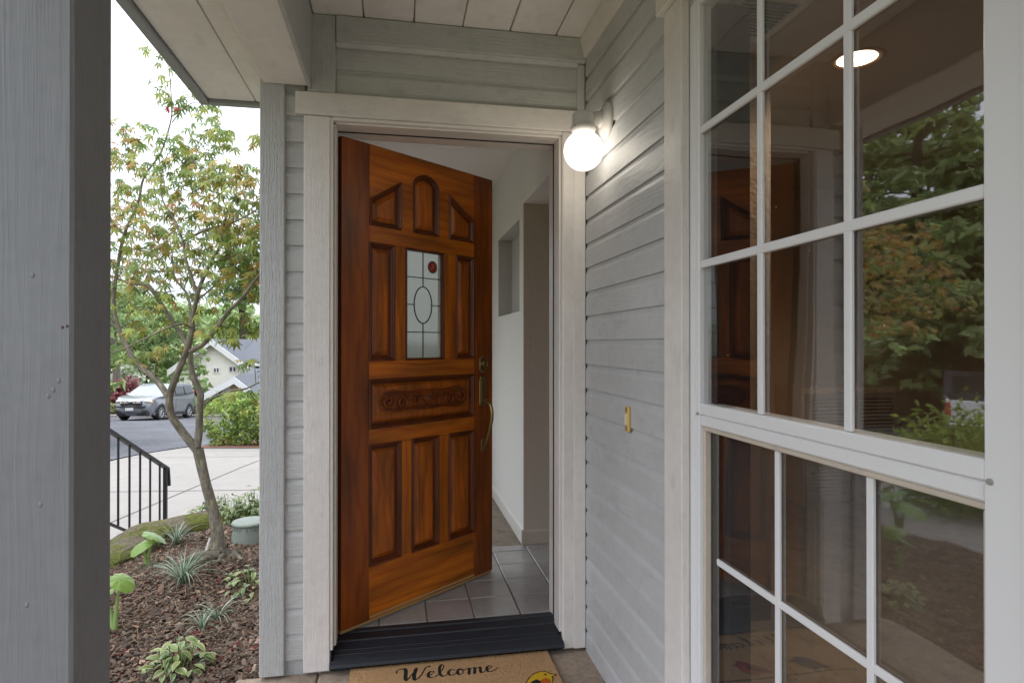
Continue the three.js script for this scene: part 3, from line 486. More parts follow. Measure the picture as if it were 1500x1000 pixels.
  // louvred doors of a cupboard in the room
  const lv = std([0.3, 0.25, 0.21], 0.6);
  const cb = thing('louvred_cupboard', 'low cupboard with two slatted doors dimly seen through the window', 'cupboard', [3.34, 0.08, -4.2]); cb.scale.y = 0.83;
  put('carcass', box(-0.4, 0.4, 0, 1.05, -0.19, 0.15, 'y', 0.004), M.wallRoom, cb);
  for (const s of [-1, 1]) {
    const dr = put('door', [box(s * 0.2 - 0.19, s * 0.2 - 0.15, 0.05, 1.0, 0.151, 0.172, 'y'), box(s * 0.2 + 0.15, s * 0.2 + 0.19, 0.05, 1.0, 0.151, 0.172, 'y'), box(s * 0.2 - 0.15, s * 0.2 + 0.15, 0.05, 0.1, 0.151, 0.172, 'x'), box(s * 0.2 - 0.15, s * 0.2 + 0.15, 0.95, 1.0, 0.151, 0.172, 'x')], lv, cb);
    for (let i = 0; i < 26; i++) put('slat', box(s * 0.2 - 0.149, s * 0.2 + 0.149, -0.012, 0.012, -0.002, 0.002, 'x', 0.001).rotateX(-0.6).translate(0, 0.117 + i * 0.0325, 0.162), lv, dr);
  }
}

// ================================================================== LAMP, DOORBELL, MAT
{
  const L = thing('wall_lamp', 'lit white globe lamp on the clapboard wall beside the door', 'wall lamp', [0.775, 2.115, -2.2]);
  const lm = std([0.55, 0.53, 0.5], 0.4);
  put('backplate', new THREE.LatheGeometry([[0, 0.026], [0.03, 0.025], [0.05, 0.02], [0.058, 0.013], [0.066, 0.012], [0.07, 0.006], [0.07, 0]].map(p => new THREE.Vector2(...p)), 40).rotateZ(Math.PI / 2), lm, L);
  put('arm', taper([[-0.018, 0.005, 0], [-0.045, 0.008, 0], [-0.07, -0.004, 0], [-0.09, -0.016, 0]], [0.034, 0.024, 0.02, 0.022], 20, 16), lm, L);
  put('globe_holder', new THREE.LatheGeometry([[0, 0.036], [0.037, 0.034], [0.041, 0.03], [0.042, -0.002], [0.043, -0.012], [0.047, -0.016], [0.047, -0.026], [0.043, -0.036], [0.03, -0.038]].map(p => new THREE.Vector2(...p)), 40).translate(-0.092, -0.012, 0), lm, L);
  put('globe', new THREE.SphereGeometry(0.074, 48, 32).translate(-0.092, -0.117, 0), new THREE.MeshStandardMaterial({ color: lin(0.2, 0.2, 0.2), emissive: lin(1, 0.955, 0.87), emissiveIntensity: 1.45, roughness: 0.3 }), L);
  for (const a of [0.6, 2.7]) put('screw', new THREE.CylinderGeometry(0.0028, 0.0028, 0.006, 10).rotateZ(Math.PI / 2).translate(0.0475, -0.033, 0).rotateY(a + Math.PI).translate(-0.092, 0, 0), M.brass, L);
  const p = new THREE.PointLight(lin(1, 0.9, 0.74), 0.07, 0, 2); p.position.set(0.683, 1.998, -2.2); p.castShadow = true; p.shadow.radius = 3; scene.add(p);
  const b = thing('doorbell', 'small brass doorbell button on the pale clapboard wall', 'doorbell', [0.7755, 1.024, -1.975]);
  put('plate', box(-0.012, 0, -0.043, 0.043, -0.014, 0.014, 'y', 0.004), M.gold, b);
  put('button', [box(-0.016, -0.0115, -0.02, 0.02, -0.006, 0.006, 'y', 0.002)], std([0.75, 0.68, 0.5], 0.4), b);
  for (const s of [-1, 1]) put('screw', new THREE.CylinderGeometry(0.003, 0.003, 0.002, 10).rotateZ(Math.PI / 2).translate(-0.0128, s * 0.033, 0), M.brass, b);
}
{
  const W = 1216, Hh = 736, c = document.createElement('canvas'); c.width = W; c.height = Hh; const x = c.getContext('2d'), r = rng(99);
  x.fillStyle = '#c0976a'; x.fillRect(0, 0, W, Hh);
  for (let i = 0; i < 60000; i++) { const v = r(); x.fillStyle = v < 0.4 ? 'rgba(158,116,76,.5)' : v < 0.8 ? 'rgba(214,174,130,.5)' : 'rgba(120,82,44,.45)'; x.fillRect(r() * W, r() * Hh, 1 + r() * 3, 1 + r() * 3); }
  // lettering: one stroke per list of cubic pieces
  x.strokeStyle = '#14110e'; x.fillStyle = '#14110e'; x.lineCap = x.lineJoin = 'round';
  const pen = (pts, w0, w1) => { for (let s = 0; s + 7 < pts.length; s += 6) { const q = pts.slice(s, s + 8); let lx, ly; for (let i = 0; i <= 40; i++) { const t = i / 40, m = 1 - t, f = k => m * m * m * q[k] + 3 * m * m * t * q[2 + k] + 3 * m * t * t * q[4 + k] + t * t * t * q[6 + k]; const px = f(0), py = f(1); if (i) { const down = clamp((py - ly) / (Math.hypot(px - lx, py - ly) + 1e-6)); x.lineWidth = w0 + (w1 - w0) * down; x.beginPath(); x.moveTo(lx, ly); x.lineTo(px, py); x.stroke(); } lx = px; ly = py; } } };
  x.save(); x.translate(278, 44); x.scale(0.9, 0.98);
  pen([0, 60, -18, 40, 0, 14, 40, 14, 62, 14, 54, 60, 52, 110, 50, 150, 58, 150, 70, 130, 92, 94, 112, 60, 122, 30, 112, 70, 100, 120, 110, 146, 122, 160, 150, 120, 172, 60, 182, 30, 192, 4, 214, 14], 10, 26);            // W
  pen([196, 118, 226, 110, 248, 84, 232, 74, 210, 68, 192, 100, 200, 128, 208, 152, 244, 146, 264, 118], 8, 20);                                                                                                             // e
  pen([264, 118, 300, 70, 318, 10, 298, 8, 276, 10, 268, 90, 280, 128, 290, 150, 312, 140, 326, 120], 8, 20);                                                                                                                 // l
  pen([374, 86, 366, 70, 340, 74, 332, 104, 326, 140, 350, 152, 386, 118], 8, 20);                                                                                                                                            // c
  pen([412, 78, 388, 78, 382, 140, 406, 142, 432, 142, 436, 84, 412, 78, 420, 92, 440, 96, 456, 84], 8, 20);                                                                                                                  // o
  pen([456, 84, 470, 76, 474, 84, 470, 104, 466, 126, 464, 136, 464, 142], 8, 20); pen([466, 120, 476, 84, 506, 62, 508, 88, 508, 110, 502, 128, 500, 142], 8, 20); pen([502, 120, 512, 84, 542, 62, 546, 88, 546, 112, 532, 142, 556, 142, 570, 140, 580, 126, 588, 112], 8, 20);   // m
  pen([588, 112, 614, 106, 632, 84, 618, 74, 598, 68, 582, 98, 588, 126, 596, 152, 634, 144, 660, 104], 8, 20);                                                                                                               // e
  x.restore();
  // three small birds on a twig below the lettering
  const bird = (bx, by, s, f, body, belly) => {
    x.save(); x.translate(bx, by); x.scale(s * f, s); x.lineWidth = 5; x.strokeStyle = '#15110d';
    x.fillStyle = body; x.beginPath(); x.moveTo(-92, 70); x.bezierCurveTo(-60, 20, -50, -30, 0, -62); x.bezierCurveTo(30, -80, 60, -66, 66, -40); x.lineTo(92, -30); x.lineTo(66, -18); x.bezierCurveTo(70, 30, 30, 74, -20, 66); x.bezierCurveTo(-44, 64, -70, 66, -92, 70); x.fill(); x.stroke();
    x.fillStyle = belly; x.beginPath(); x.ellipse(24, 22, 24, 34, 0.5, 0, 7); x.fill();
    x.fillStyle = '#15110d'; x.beginPath(); x.arc(42, -42, 6, 0, 7); x.fill(); x.beginPath(); x.moveTo(-8, -10); x.bezierCurveTo(-40, 0, -50, 34, -66, 50); x.bezierCurveTo(-30, 52, 0, 40, 8, 10); x.fill();
    x.beginPath(); x.moveTo(0, 66); x.lineTo(0, 92); x.moveTo(16, 62); x.lineTo(18, 90); x.stroke(); x.restore();
  };
  bird(1085, 328, 1.3, 1, '#d9ad16', '#c4591a'); bird(700, 420, 1.1, 1, '#a32018', '#c2491f'); bird(330, 430, 1.1, 1, '#22304e', '#5b4a3c');
  x.strokeStyle = '#3a2716'; x.lineWidth = 12; x.beginPath(); x.moveTo(60, 560); x.bezierCurveTo(400, 500, 800, 590, 1170, 520); x.stroke();
  const t = new THREE.CanvasTexture(c); t.colorSpace = THREE.SRGBColorSpace; t.anisotropy = 8;
  const g = new THREE.PlaneGeometry(0.785, 0.475, 196, 118).rotateX(-Math.PI / 2), pp = g.attributes.position, q = rng(5);
  for (let i = 0; i < pp.count; i++) pp.setY(i, 0.004 * q() * q()); g.computeVertexNormals();
  const mm = thing('door_mat', 'tan coir welcome mat with painted birds before the threshold', 'door mat', [0.215, 0.0015, -2.224], 0.0);
  put('pile', g.translate(0, 0.016, 0), new THREE.MeshStandardMaterial({ map: t, roughness: 1, bumpMap: rep(coirB, 6, 4), bumpScale: 0.004, side: THREE.DoubleSide }), mm);
  put('backing', box(-0.392, 0.392, 0, 0.0155, -0.237, 0.237, 'x', 0.004), std([0.38, 0.24, 0.12], 1, { bumpMap: rep(coirB, 6, 6), bumpScale: 0.004 }), mm);
}

// ================================================================== GROUND OUTSIDE
const CY = Math.cos(YAW), SY = Math.sin(YAW);
const depthOf = (x, z) => x * SY - z * CY, sideOf = (x, z) => x * CY + z * SY;
const spot3 = (L, t) => [L * CY + t * SY, L * SY - t * CY];       // world x, z of a place L metres sideways and t metres ahead
function terrain(x, z) {
  const t = depthOf(x, z); let y = -0.75;
  if (t > 10) { const k = t - 10; y -= 0.086 * (k < 2 ? k * k / 4 : k - 1); }
  if (t > 46) { y = -0.75 - 0.086 * 35 - 0.02 * (t - 46); }
  return Math.max(y, -9);
}
function sheet(poly, n, lift, uvScale = 1) {    // poly: four corners [x,z] in order; a grid draped over the terrain
  const pos = [], uv = [], idx = [], [a, b, c, d] = poly;
  for (let j = 0; j <= n; j++) for (let i = 0; i <= n; i++) { const s = i / n, t = j / n; const x = lerp(lerp(a[0], b[0], s), lerp(d[0], c[0], s), t), z = lerp(lerp(a[1], b[1], s), lerp(d[1], c[1], s), t); pos.push(x, terrain(x, z) + lift, z); uv.push(x, z); }
  for (let j = 0; j < n; j++) for (let i = 0; i < n; i++) { const k = j * (n + 1) + i; idx.push(k, k + 1, k + n + 1, k + 1, k + n + 2, k + n + 1); }
  const g = new THREE.BufferGeometry(); g.setAttribute('position', new THREE.Float32BufferAttribute(pos, 3)); g.setAttribute('uv', new THREE.Float32BufferAttribute(uv, 2)); g.setIndex(idx); g.computeVertexNormals();
  if (g.attributes.normal.getY(0) < 0) { for (let i = 0; i < idx.length; i += 3) [idx[i + 1], idx[i + 2]] = [idx[i + 2], idx[i + 1]]; g.setIndex(idx); g.computeVertexNormals(); }
  return g;
}
{
  const q = (list) => list.map(p => spot3(...p));
  const g = sheet([[-300, -500], [300, -500], [300, 120], [-300, 120]], 260, -0.03);
  tag(put('ground', g, M.lawn), 'grassy ground sloping away around the house and street', 'ground', null, 'structure');
  const drive = tag(put('driveway', sheet(q([[-7.05, 5.2], [1.5, 5.2], [1.5, 13.6], [-6.9, 13.6]]), 30, 0.004), M.concrete), 'pale concrete driveway between the mulch bed and the hedge', 'driveway', null, 'structure');
  { const jm = std([0.1, 0.09, 0.08], 1), J = [[[-7.0, 8.3], [1.5, 8.8]], [[-6.9, 11.0], [1.5, 11.6]], [[-4.6, 5.3], [-4.3, 13.5]], [[-2.2, 5.3], [-1.6, 13.5]]];
    for (const [a, b] of J) { const dx = b[0] - a[0], dt = b[1] - a[1], l = Math.hypot(dx, dt), w = 0.008, nx = -dt / l * w, nt = dx / l * w; put('joint', sheet(q([[a[0] - nx, a[1] - nt], [b[0] - nx, b[1] - nt], [b[0] + nx, b[1] + nt], [a[0] + nx, a[1] + nt]]), 30, 0.009), jm, drive); } }
  tag(put('street', sheet(q([[-46, 6], [-7.05, 6], [-7.05, 32], [-46, 32]]), 60, 0.0), M.asphalt), 'grey asphalt street sloping away behind the railing', 'street', null, 'structure');
  put('street_wing', sheet(q([[-7.05, 13.6], [8, 13.6], [8, 32], [-7.05, 32]]), 40, 0.0), M.asphalt).name = 'street_001';
  tag(scene.children[scene.children.length - 1], 'grey asphalt street behind the hedge and the maple', 'street', null, 'structure');
  for (let i = 0; i < 4; i++) { }
  const kerb = thing('kerb', 'pale concrete kerb along the far side of the street', 'kerb', [0, 0, 0], 0, null, 'structure');
  for (let i = 0; i < 18; i++) { const L = -46 + i * 3, [x, z] = spot3(L + 1.5, 32.1); const m = put('kerb_stone', box(-1.49, 1.49, -0.1, 0.13, -0.12, 0.12, 'x', 0.02), M.concrete, kerb); m.position.set(x, terrain(x, z), z); m.rotation.y = -YAW; }
  // expansion joints of the driveway: a gap, built as dark sunk strips
  const path = thing('garden_path', 'concrete garden path and steps leading down behind the bed', 'path', [0, 0, 0], 0, null, 'structure');
  for (let i = 0; i < 5; i++) put('path_slab', box(-3.7, -2.36, -0.4, -0.22, -4.9 + i * 1.5 + 0.004, -3.4 + i * 1.5 - 0.004, 'x', 0.01), M.concrete, path);
  for (let i = 0; i < 3; i++) put('step', box(-3.7, -2.36, -0.95, -0.36 - i * 0.14, -5.25 - i * 0.34, -4.902 - i * 0.34 - 0.006, 'x', 0.012), M.concrete, path);
}
// --- mulch bed
const bedY = (x, z) => -0.055 + 0.03 * (fbm(((x + 10) / 4) % 1, ((z + 10) / 4) % 1, 6, 6, 301, 3) - 0.5) * 2 - 0.09 * sstep(-3.6, -4.6, z) - 0.5 * sstep(-5.1, -6.0, z + 0.25 * (x + 1.5)) + 0.05 * Math.exp(-((x + 1.03) ** 2 + (z + 3.96) ** 2) / 0.06) - 0.1 * sstep(-1.75, -2.3, x);
{
  const n = 110, pos = [], uv = [], idx = [];
  for (let j = 0; j <= n; j++) for (let i = 0; i <= n; i++) { const x = lerp(-2.35, -0.5, i / n) + (j / n > 0.68 ? (i / n) * 1.6 * sstep(0.68, 0.72, j / n) : 0), z = lerp(0.6, -6.2, j / n); pos.push(x, bedY(x, z) + 0.012 * vnoise(x * 40 + 400, z * 40 + 400, 4096, 4096, 311), z); uv.push(x, z); }
  for (let j = 0; j < n; j++) for (let i = 0; i < n; i++) { const k = j * (n + 1) + i; idx.push(k, k + 1, k + n + 1, k + 1, k + n + 2, k + n + 1); }
  const g = new THREE.BufferGeometry(); g.setAttribute('position', new THREE.Float32BufferAttribute(pos, 3)); g.setAttribute('uv', new THREE.Float32BufferAttribute(uv, 2)); g.setIndex(idx); g.computeVertexNormals();
  tag(put('planting_bed', g, M.soil), 'brown soil of the planting bed beside the porch', 'planting bed', null, 'structure');
  // bark chips
  const r = rng(313), chip = box(-0.5, 0.5, -0.5, 0.5, -0.5, 0.5, 'x', 0.22), N = 34000, im = new THREE.InstancedMesh(chip, std([1, 1, 1], 0.95, { bumpMap: rep(woodFib, 2, 2), bumpScale: 0.004 }), N);
  const o = new THREE.Object3D(), c = new THREE.Color(); let k = 0;
  while (k < N) {
    const near = k < 25000; const x = near ? lerp(-1.9, -0.5, r()) : lerp(-2.3, -0.45, r()), z = near ? lerp(-2.3, -5.2, r()) : lerp(0.4, -5.5, r());
    if (z > -2.52 && x > -0.62) continue; const s = 0.008 + 0.022 * r() * r() * (r() < 0.25 ? 1.5 : 1); o.position.set(x, bedY(x, z) + 0.008 + 0.012 * r(), z); o.rotation.set((r() - 0.5) * 1.2, r() * 6.28, (r() - 0.5) * 1.2); o.scale.set(s * (1 + r() * 0.9), 0.003 + 0.006 * r(), s * (0.35 + 0.5 * r())); o.updateMatrix(); im.setMatrixAt(k, o.matrix);
    const b = 0.095 + 0.22 * r() * r() + (r() < 0.1 ? 0.18 : 0), h = r(); c.setRGB(b * (1.24 + 0.3 * h), b * (0.94 + 0.04 * h), b * (0.72 - 0.08 * h)); if (r() < 0.025) c.setRGB(0.16 + 0.06 * r(), 0.035, 0.03); im.setColorAt(k, c); k++;
  }
  im.name = 'mulch'; im.castShadow = im.receiveShadow = true; scene.add(im); tag(im, 'reddish brown bark mulch chips covering the planting bed', 'mulch', null, 'stuff');
  // twigs and needles lying on the mulch
  const tw = []; for (let i = 0; i < 150; i++) { const x = lerp(-1.8, -0.55, r()), z = lerp(-2.4, -4.8, r()), a = r() * 6.28, l = 0.05 + 0.13 * r(), y = bedY(x, z) + 0.026; tw.push(taper([[x, y, z], [x + Math.cos(a) * l / 2, y + 0.01 * r(), z + Math.sin(a) * l / 2 + 0.01], [x + Math.cos(a) * l, y - 0.004, z + Math.sin(a) * l]], [0.0016, 0.0014, 0.001], 5, 4)); }
  tag(put('litter', tw, std([0.3, 0.2, 0.13], 1)), 'thin dry twigs and needles scattered over the mulch', 'twigs', null, 'stuff');
}
function rock(seed, sx, sy, sz) {
  const g = new THREE.IcosahedronGeometry(1, 5), p = g.attributes.position, v = new THREE.Vector3();
  for (let i = 0; i < p.count; i++) { v.fromBufferAttribute(p, i); const n = v.clone(); let d = 1; for (let o = 0; o < 4; o++) { const f = 1.3 * 2 ** o; d += (vnoise(n.x * f + 50 + seed, n.y * f + 50 + n.z * f * 0.7, 4096, 4096, 320 + seed + o) - 0.5) * 0.42 / (1.7 ** o); } v.multiplyScalar(d); v.x = Math.sign(v.x) * Math.pow(Math.abs(v.x), 0.75); v.y = Math.sign(v.y) * Math.pow(Math.abs(v.y), 0.7); p.setXYZ(i, v.x * sx, v.y * sy, v.z * sz); }
  g.computeVertexNormals(); return metreUV(g, 'x', [seed, 0]);
}
{
  const spots = [[-1.77, -0.155, -3.55, 0.5, 0.12, 0.16, 1.35, 'mossy stone at the near left corner of the mulch bed'], [-1.78, -0.135, -4.35, 0.46, 0.12, 0.17, 1.45, 'mossy bed stone behind the broad leaved plant stalk'], [-1.66, -0.17, -5.0, 0.48, 0.13, 0.17, 0.75, 'mossy bed stone at the foot of the black railing'], [-1.3, -0.21, -5.42, 0.34, 0.13, 0.15, 0.25, 'mossy bed stone farthest from the porch beside the leafy plant']];
  for (const [i, s] of spots.entries()) { const m = tag(put('border_rock', rock(i * 7 + 1, s[3], s[4], s[5]), M.moss), s[7], 'rock', 'mossy stones edging the mulch bed'); m.position.set(s[0], s[1], s[2]); m.rotation.y = s[6]; }
}
// --- iron railing going down the steps
{
  const A = [-2.376, 0.53, -5.735], B = [-2.218, 0.067, -6.52], d = [B[0] - A[0], B[1] - A[1], B[2] - A[2]];
  const f = thing('stair_railing', 'black iron stair railing sloping down behind the mulch bed', 'railing');
  const P = (k, dy = 0) => [A[0] + d[0] * k, A[1] + d[1] * k + dy, A[2] + d[2] * k];
  const bar = (p, q, w, h, name) => { const a = new THREE.Vector3(...p), b = new THREE.Vector3(...q), l = a.distanceTo(b), g = box(-w / 2, w / 2, -h / 2, h / 2, -l / 2, l / 2, 'z', 0.003); const o = new THREE.Object3D(); o.position.copy(a).add(b).multiplyScalar(0.5); o.lookAt(b); o.updateMatrix(); return put(name, g.applyMatrix4(o.matrix), M.iron, f); };
  bar(P(-1.1), P(1.03), 0.045, 0.028, 'handrail'); bar(P(1.025, 0.004), P(1.05, -0.16), 0.045, 0.022, 'handrail_end');
  bar(P(-1.1, -0.78), P(1.0, -0.78), 0.03, 0.02, 'bottom_rail');
  for (let i = -6; i < 6; i++) { const k = 0.19 * i + 0.11; if (k > 0.97) continue; bar(P(k, -0.012), P(k, -0.775), 0.016, 0.016, 'baluster'); }
  bar(P(0.985, -0.012), P(0.985, -0.98), 0.034, 0.034, 'post'); bar(P(-1.09, -0.012), P(-1.09, -0.95), 0.034, 0.034, 'post');
}
// --- green valve box
{
  const [x, , z] = at(366, 790, 4.45), t = thing('valve_box', 'round pale green plastic utility box set in the mulch', 'utility box', [x, bedY(x, z) - 0.02, z]);
  const gm = std([0.3, 0.345, 0.3], 0.6, { map: rep(dirt, 3, 3), bumpMap: rep(grain, 8, 8), bumpScale: 0.001 });
  put('body', new THREE.LatheGeometry([[0.125, 0], [0.118, 0.1], [0.112, 0.105], [0.11, 0.16]].map(p => new THREE.Vector2(...p)), 40), gm, t);
  for (let i = 0; i < 30; i++) { const a = i / 30 * 6.2832; if (i % 5 < 4) put('rib', box(-0.004, 0.004, 0.125, 0.16, 0.108, 0.117, 'y', 0.001).rotateY(a), gm, t); }
  put('lid', new THREE.LatheGeometry([[0, 0.186], [0.06, 0.185], [0.1, 0.181], [0.117, 0.176], [0.122, 0.168], [0.122, 0.158], [0.11, 0.156]].map(p => new THREE.Vector2(...p)), 40), gm, t);
}

// ================================================================== PLANTS
function leafBuf() { return { p: [], c: [], i: [] }; }
function leafGeo(b) { const g = new THREE.BufferGeometry(); g.setAttribute('position', new THREE.Float32BufferAttribute(b.p, 3)); g.setAttribute('color', new THREE.Float32BufferAttribute(b.c, 3)); g.setIndex(b.i); g.computeVertexNormals(); return g; }
function addGeo(b, g, m, col) { const p = g.attributes.position, s = b.p.length / 3, v = new THREE.Vector3(), cc = g.attributes.color; for (let i = 0; i < p.count; i++) { v.fromBufferAttribute(p, i).applyMatrix4(m); b.p.push(v.x, v.y, v.z); cc ? b.c.push(cc.getX(i) * col[0], cc.getY(i) * col[1], cc.getZ(i) * col[2]) : b.c.push(...col); } const ix = g.index; for (let i = 0; i < ix.count; i++) b.i.push(ix.getX(i) + s); }
function mapleLeaf(droop) {        // seven pointed lobes around the stalk, unit span
  const dirs = [-2.25, -1.45, -0.72, 0, 0.72, 1.45, 2.25], len = [0.36, 0.7, 0.96, 1.06, 0.96, 0.7, 0.36], p = [[0, 0, 0]], idx = [];
  dirs.forEach((a, k) => { const l = len[k] * 0.62, w = 0.076 * (0.6 + len[k] * 0.5), dx = Math.sin(a), dz = Math.cos(a), s = p.length; p.push([dx * l * 0.42 - dz * w, -droop * l * 0.12 + 0.02, dz * l * 0.42 + dx * w], [dx * l * 0.45, -droop * l * 0.14, dz * l * 0.45], [dx * l * 0.42 + dz * w, -droop * l * 0.12 + 0.02, dz * l * 0.42 - dx * w], [dx * l, -droop * l * 0.55, dz * l]); idx.push(0, s + 1, s, 0, s + 2, s + 1, s, s + 1, s + 3, s + 1, s + 2, s + 3); });
  const g = new THREE.BufferGeometry(); g.setAttribute('position', new THREE.Float32BufferAttribute(p.flat(), 3)); g.setIndex(idx); g.computeVertexNormals(); return g;
}
{ // --- the Japanese maple
  const r = rng(401), t = thing('maple_tree', 'slender maple with green and orange leaves growing from the mulch', 'tree');
  const c2 = (x, y, d) => at(150 + x / 2.857, 350 + y / 2.857, d), c1 = (x, y, d) => at(150 + x / 2.857, y / 2.857, d);
  const base = at(326, 834, 3.72), trunk = [];
  trunk.push(taper([[base[0], base[1] - 0.06, base[2]], at(321, 800, 3.72), at(314, 755, 3.73), at(300, 702, 3.74), at(290, 658, 3.75)], [0.06, 0.042, 0.032, 0.029, 0.032], 36, 12));
  for (const [a, l, w] of [[0.3, 0.16, 0.02], [1.2, 0.14, 0.018], [2.0, 0.2, 0.02], [2.9, 0.26, 0.022], [4.0, 0.14, 0.02], [5.2, 0.15, 0.02], [3.4, 0.16, 0.018]]) { const Q = (k, y) => { const x = base[0] + Math.cos(a + k * 0.3) * l * k, z = base[2] + Math.sin(a + k * 0.3) * l * k; return [x, y ?? bedY(x, z) + 0.02 + 0.024 * (1 - k), z]; }; trunk.push(taper([[base[0] + Math.cos(a) * 0.02, base[1] + 0.13, base[2] + Math.sin(a) * 0.02], [base[0] + Math.cos(a) * 0.05, base[1] + 0.05, base[2] + Math.sin(a) * 0.05], Q(0.5), Q(0.8), Q(1)], [0.022, 0.026, w * 1.15, w * 0.85, 0.008], 20, 8)); }
  const rootA = at(322, 812, 3.66), rootB = at(264, 818, 3.6); trunk.push(taper([rootA, [lerp(rootA[0], rootB[0], 0.5), bedY(rootA[0], rootA[2]) + 0.05, lerp(rootA[2], rootB[2], 0.5)], [rootB[0], bedY(rootB[0], rootB[2]) + 0.03, rootB[2]]], [0.024, 0.022, 0.012], 18, 8));
  put('trunk', trunk, M.bark, t);
  const br = [];   // [points, r0, r1]
  const limb = (pts, r0, r1, seg = 40) => { put('branch', taper(pts, [r0 * 0.78, lerp(r0, r1, 0.5) * 0.76, r1 * 0.8], seg, 9), M.bark, t); br.push(pts); };
  limb([at(289, 660, 3.75), c2(330, 800, 3.74), c2(288, 735, 3.72), c2(280, 665, 3.7), c2(298, 600, 3.68), c2(330, 520, 3.66), c2(362, 440, 3.64), c2(375, 380, 3.62), c2(388, 270, 3.6), c2(410, 190, 3.58), c2(450, 100, 3.55), c2(490, 30, 3.5), c2(505, -60, 3.45), c2(540, -150, 3.4)], 0.033, 0.006, 70);
  limb([c2(280, 668, 3.7), c2(262, 640, 3.72), c2(215, 580, 3.8), c2(150, 530, 3.88), c2(100, 450, 3.95), c2(65, 370, 4.0), c2(45, 270, 4.04), c2(60, 130, 4.05), c1(90, 980, 4.05), c1(148, 845, 4.05), c1(170, 745, 4.04), c1(238, 645, 4.02), c1(266, 570, 4.0), c1(288, 475, 3.98), c1(284, 385, 3.96), c1(276, 280, 3.95)], 0.024, 0.003, 70);
  limb([c2(395, 872, 3.75), c2(405, 790, 3.78), c2(405, 705, 3.8), c2(410, 648, 3.82), c2(385, 590, 3.84), c2(369, 535, 3.86), c2(366, 480, 3.88), c2(345, 425, 3.92), c2(310, 370, 3.96), c2(260, 295, 4.02), c2(222, 235, 4.06), c2(185, 195, 4.1), c2(110, 185, 4.2), c2(20, 150, 4.35), c2(-120, 120, 4.5)], 0.03, 0.005, 60);
  limb([c2(368, 470, 3.65), c2(420, 440, 3.6), c2(478, 372, 3.5), c2(530, 300, 3.4), c2(590, 240, 3.3), c2(655, 150, 3.2), c2(740, 60, 3.1)], 0.02, 0.006, 30);
  limb([c2(424, 692, 3.81), c2(468, 662, 3.7), c2(540, 635, 3.5), c2(600, 626, 3.36), c2(655, 600, 3.22), c2(720, 580, 3.1)], 0.012, 0.004, 24);
  limb([c2(394, 230, 3.59), c2(368, 150, 3.62), c2(346, 80, 3.66), c2(332, 0, 3.7), c1(300, 920, 3.74), c1(252, 842, 3.78), c1(240, 770, 3.8), c1(252, 700, 3.82), c1(272, 640, 3.84)], 0.012, 0.004, 40);
  limb([c2(335, 10, 3.7), c1(440, 958, 3.6), c1(540, 932, 3.45), c1(640, 880, 3.3), c1(740, 800, 3.2)], 0.01, 0.004, 24);
  limb([c2(366, 380, 3.8), c2(368, 300, 3.85), c2(352, 230, 3.9), c2(330, 200, 3.95), c2(300, 160, 4.02), c2(290, 60, 4.1)], 0.014, 0.005, 24);
  limb([c2(376, 376, 3.62), c2(340, 356, 3.55), c2(300, 362, 3.48), c2(240, 385, 3.4), c2(150, 430, 3.3), c2(40, 474, 3.2), c2(-60, 480, 3.1)], 0.008, 0.003, 30);
  limb([c2(400, 250, 3.6), c2(440, 220, 3.7), c2(520, 140, 3.85), c2(600, 60, 4.0)], 0.008, 0.003, 20);
  limb([c2(450, 100, 3.55), c2(540, 72, 3.6), c2(620, 40, 3.7)], 0.007, 0.003, 18); limb([c2(220, 580, 3.8), c2(224, 520, 3.75), c2(232, 480, 3.72)], 0.01, 0.004, 12);
  limb([c1(290, 510, 3.99), c1(330, 460, 3.94), c1(380, 428, 3.88), c1(440, 440, 3.84)], 0.005, 0.002, 16); limb([c1(375, 820, 3.7), c1(372, 700, 3.72), c1(400, 620, 3.74), c1(450, 560, 3.76)], 0.006, 0.002, 18);
  limb([c1(110, 660, 4.15), c1(160, 700, 4.1), c1(230, 770, 3.85)], 0.002, 0.006, 14); limb([c1(-160, 640, 4.3), c1(0, 650, 4.2), c1(110, 660, 4.15)], 0.003, 0.003, 14);
  limb([c1(90, 980, 4.05), c1(0, 900, 4.1), c1(-140, 820, 4.2), c1(-330, 780, 4.3)], 0.008, 0.003, 20); limb([c2(65, 370, 4.0), c2(-60, 300, 4.05), c2(-240, 240, 4.1), c2(-420, 200, 4.15)], 0.01, 0.003, 20);
  const sampled = br.flatMap(p => { const c = new THREE.CatmullRomCurve3(p.map(q => new THREE.Vector3(...q))); return [...Array(24)].map((_, i) => c.getPointAt(i / 23)); });
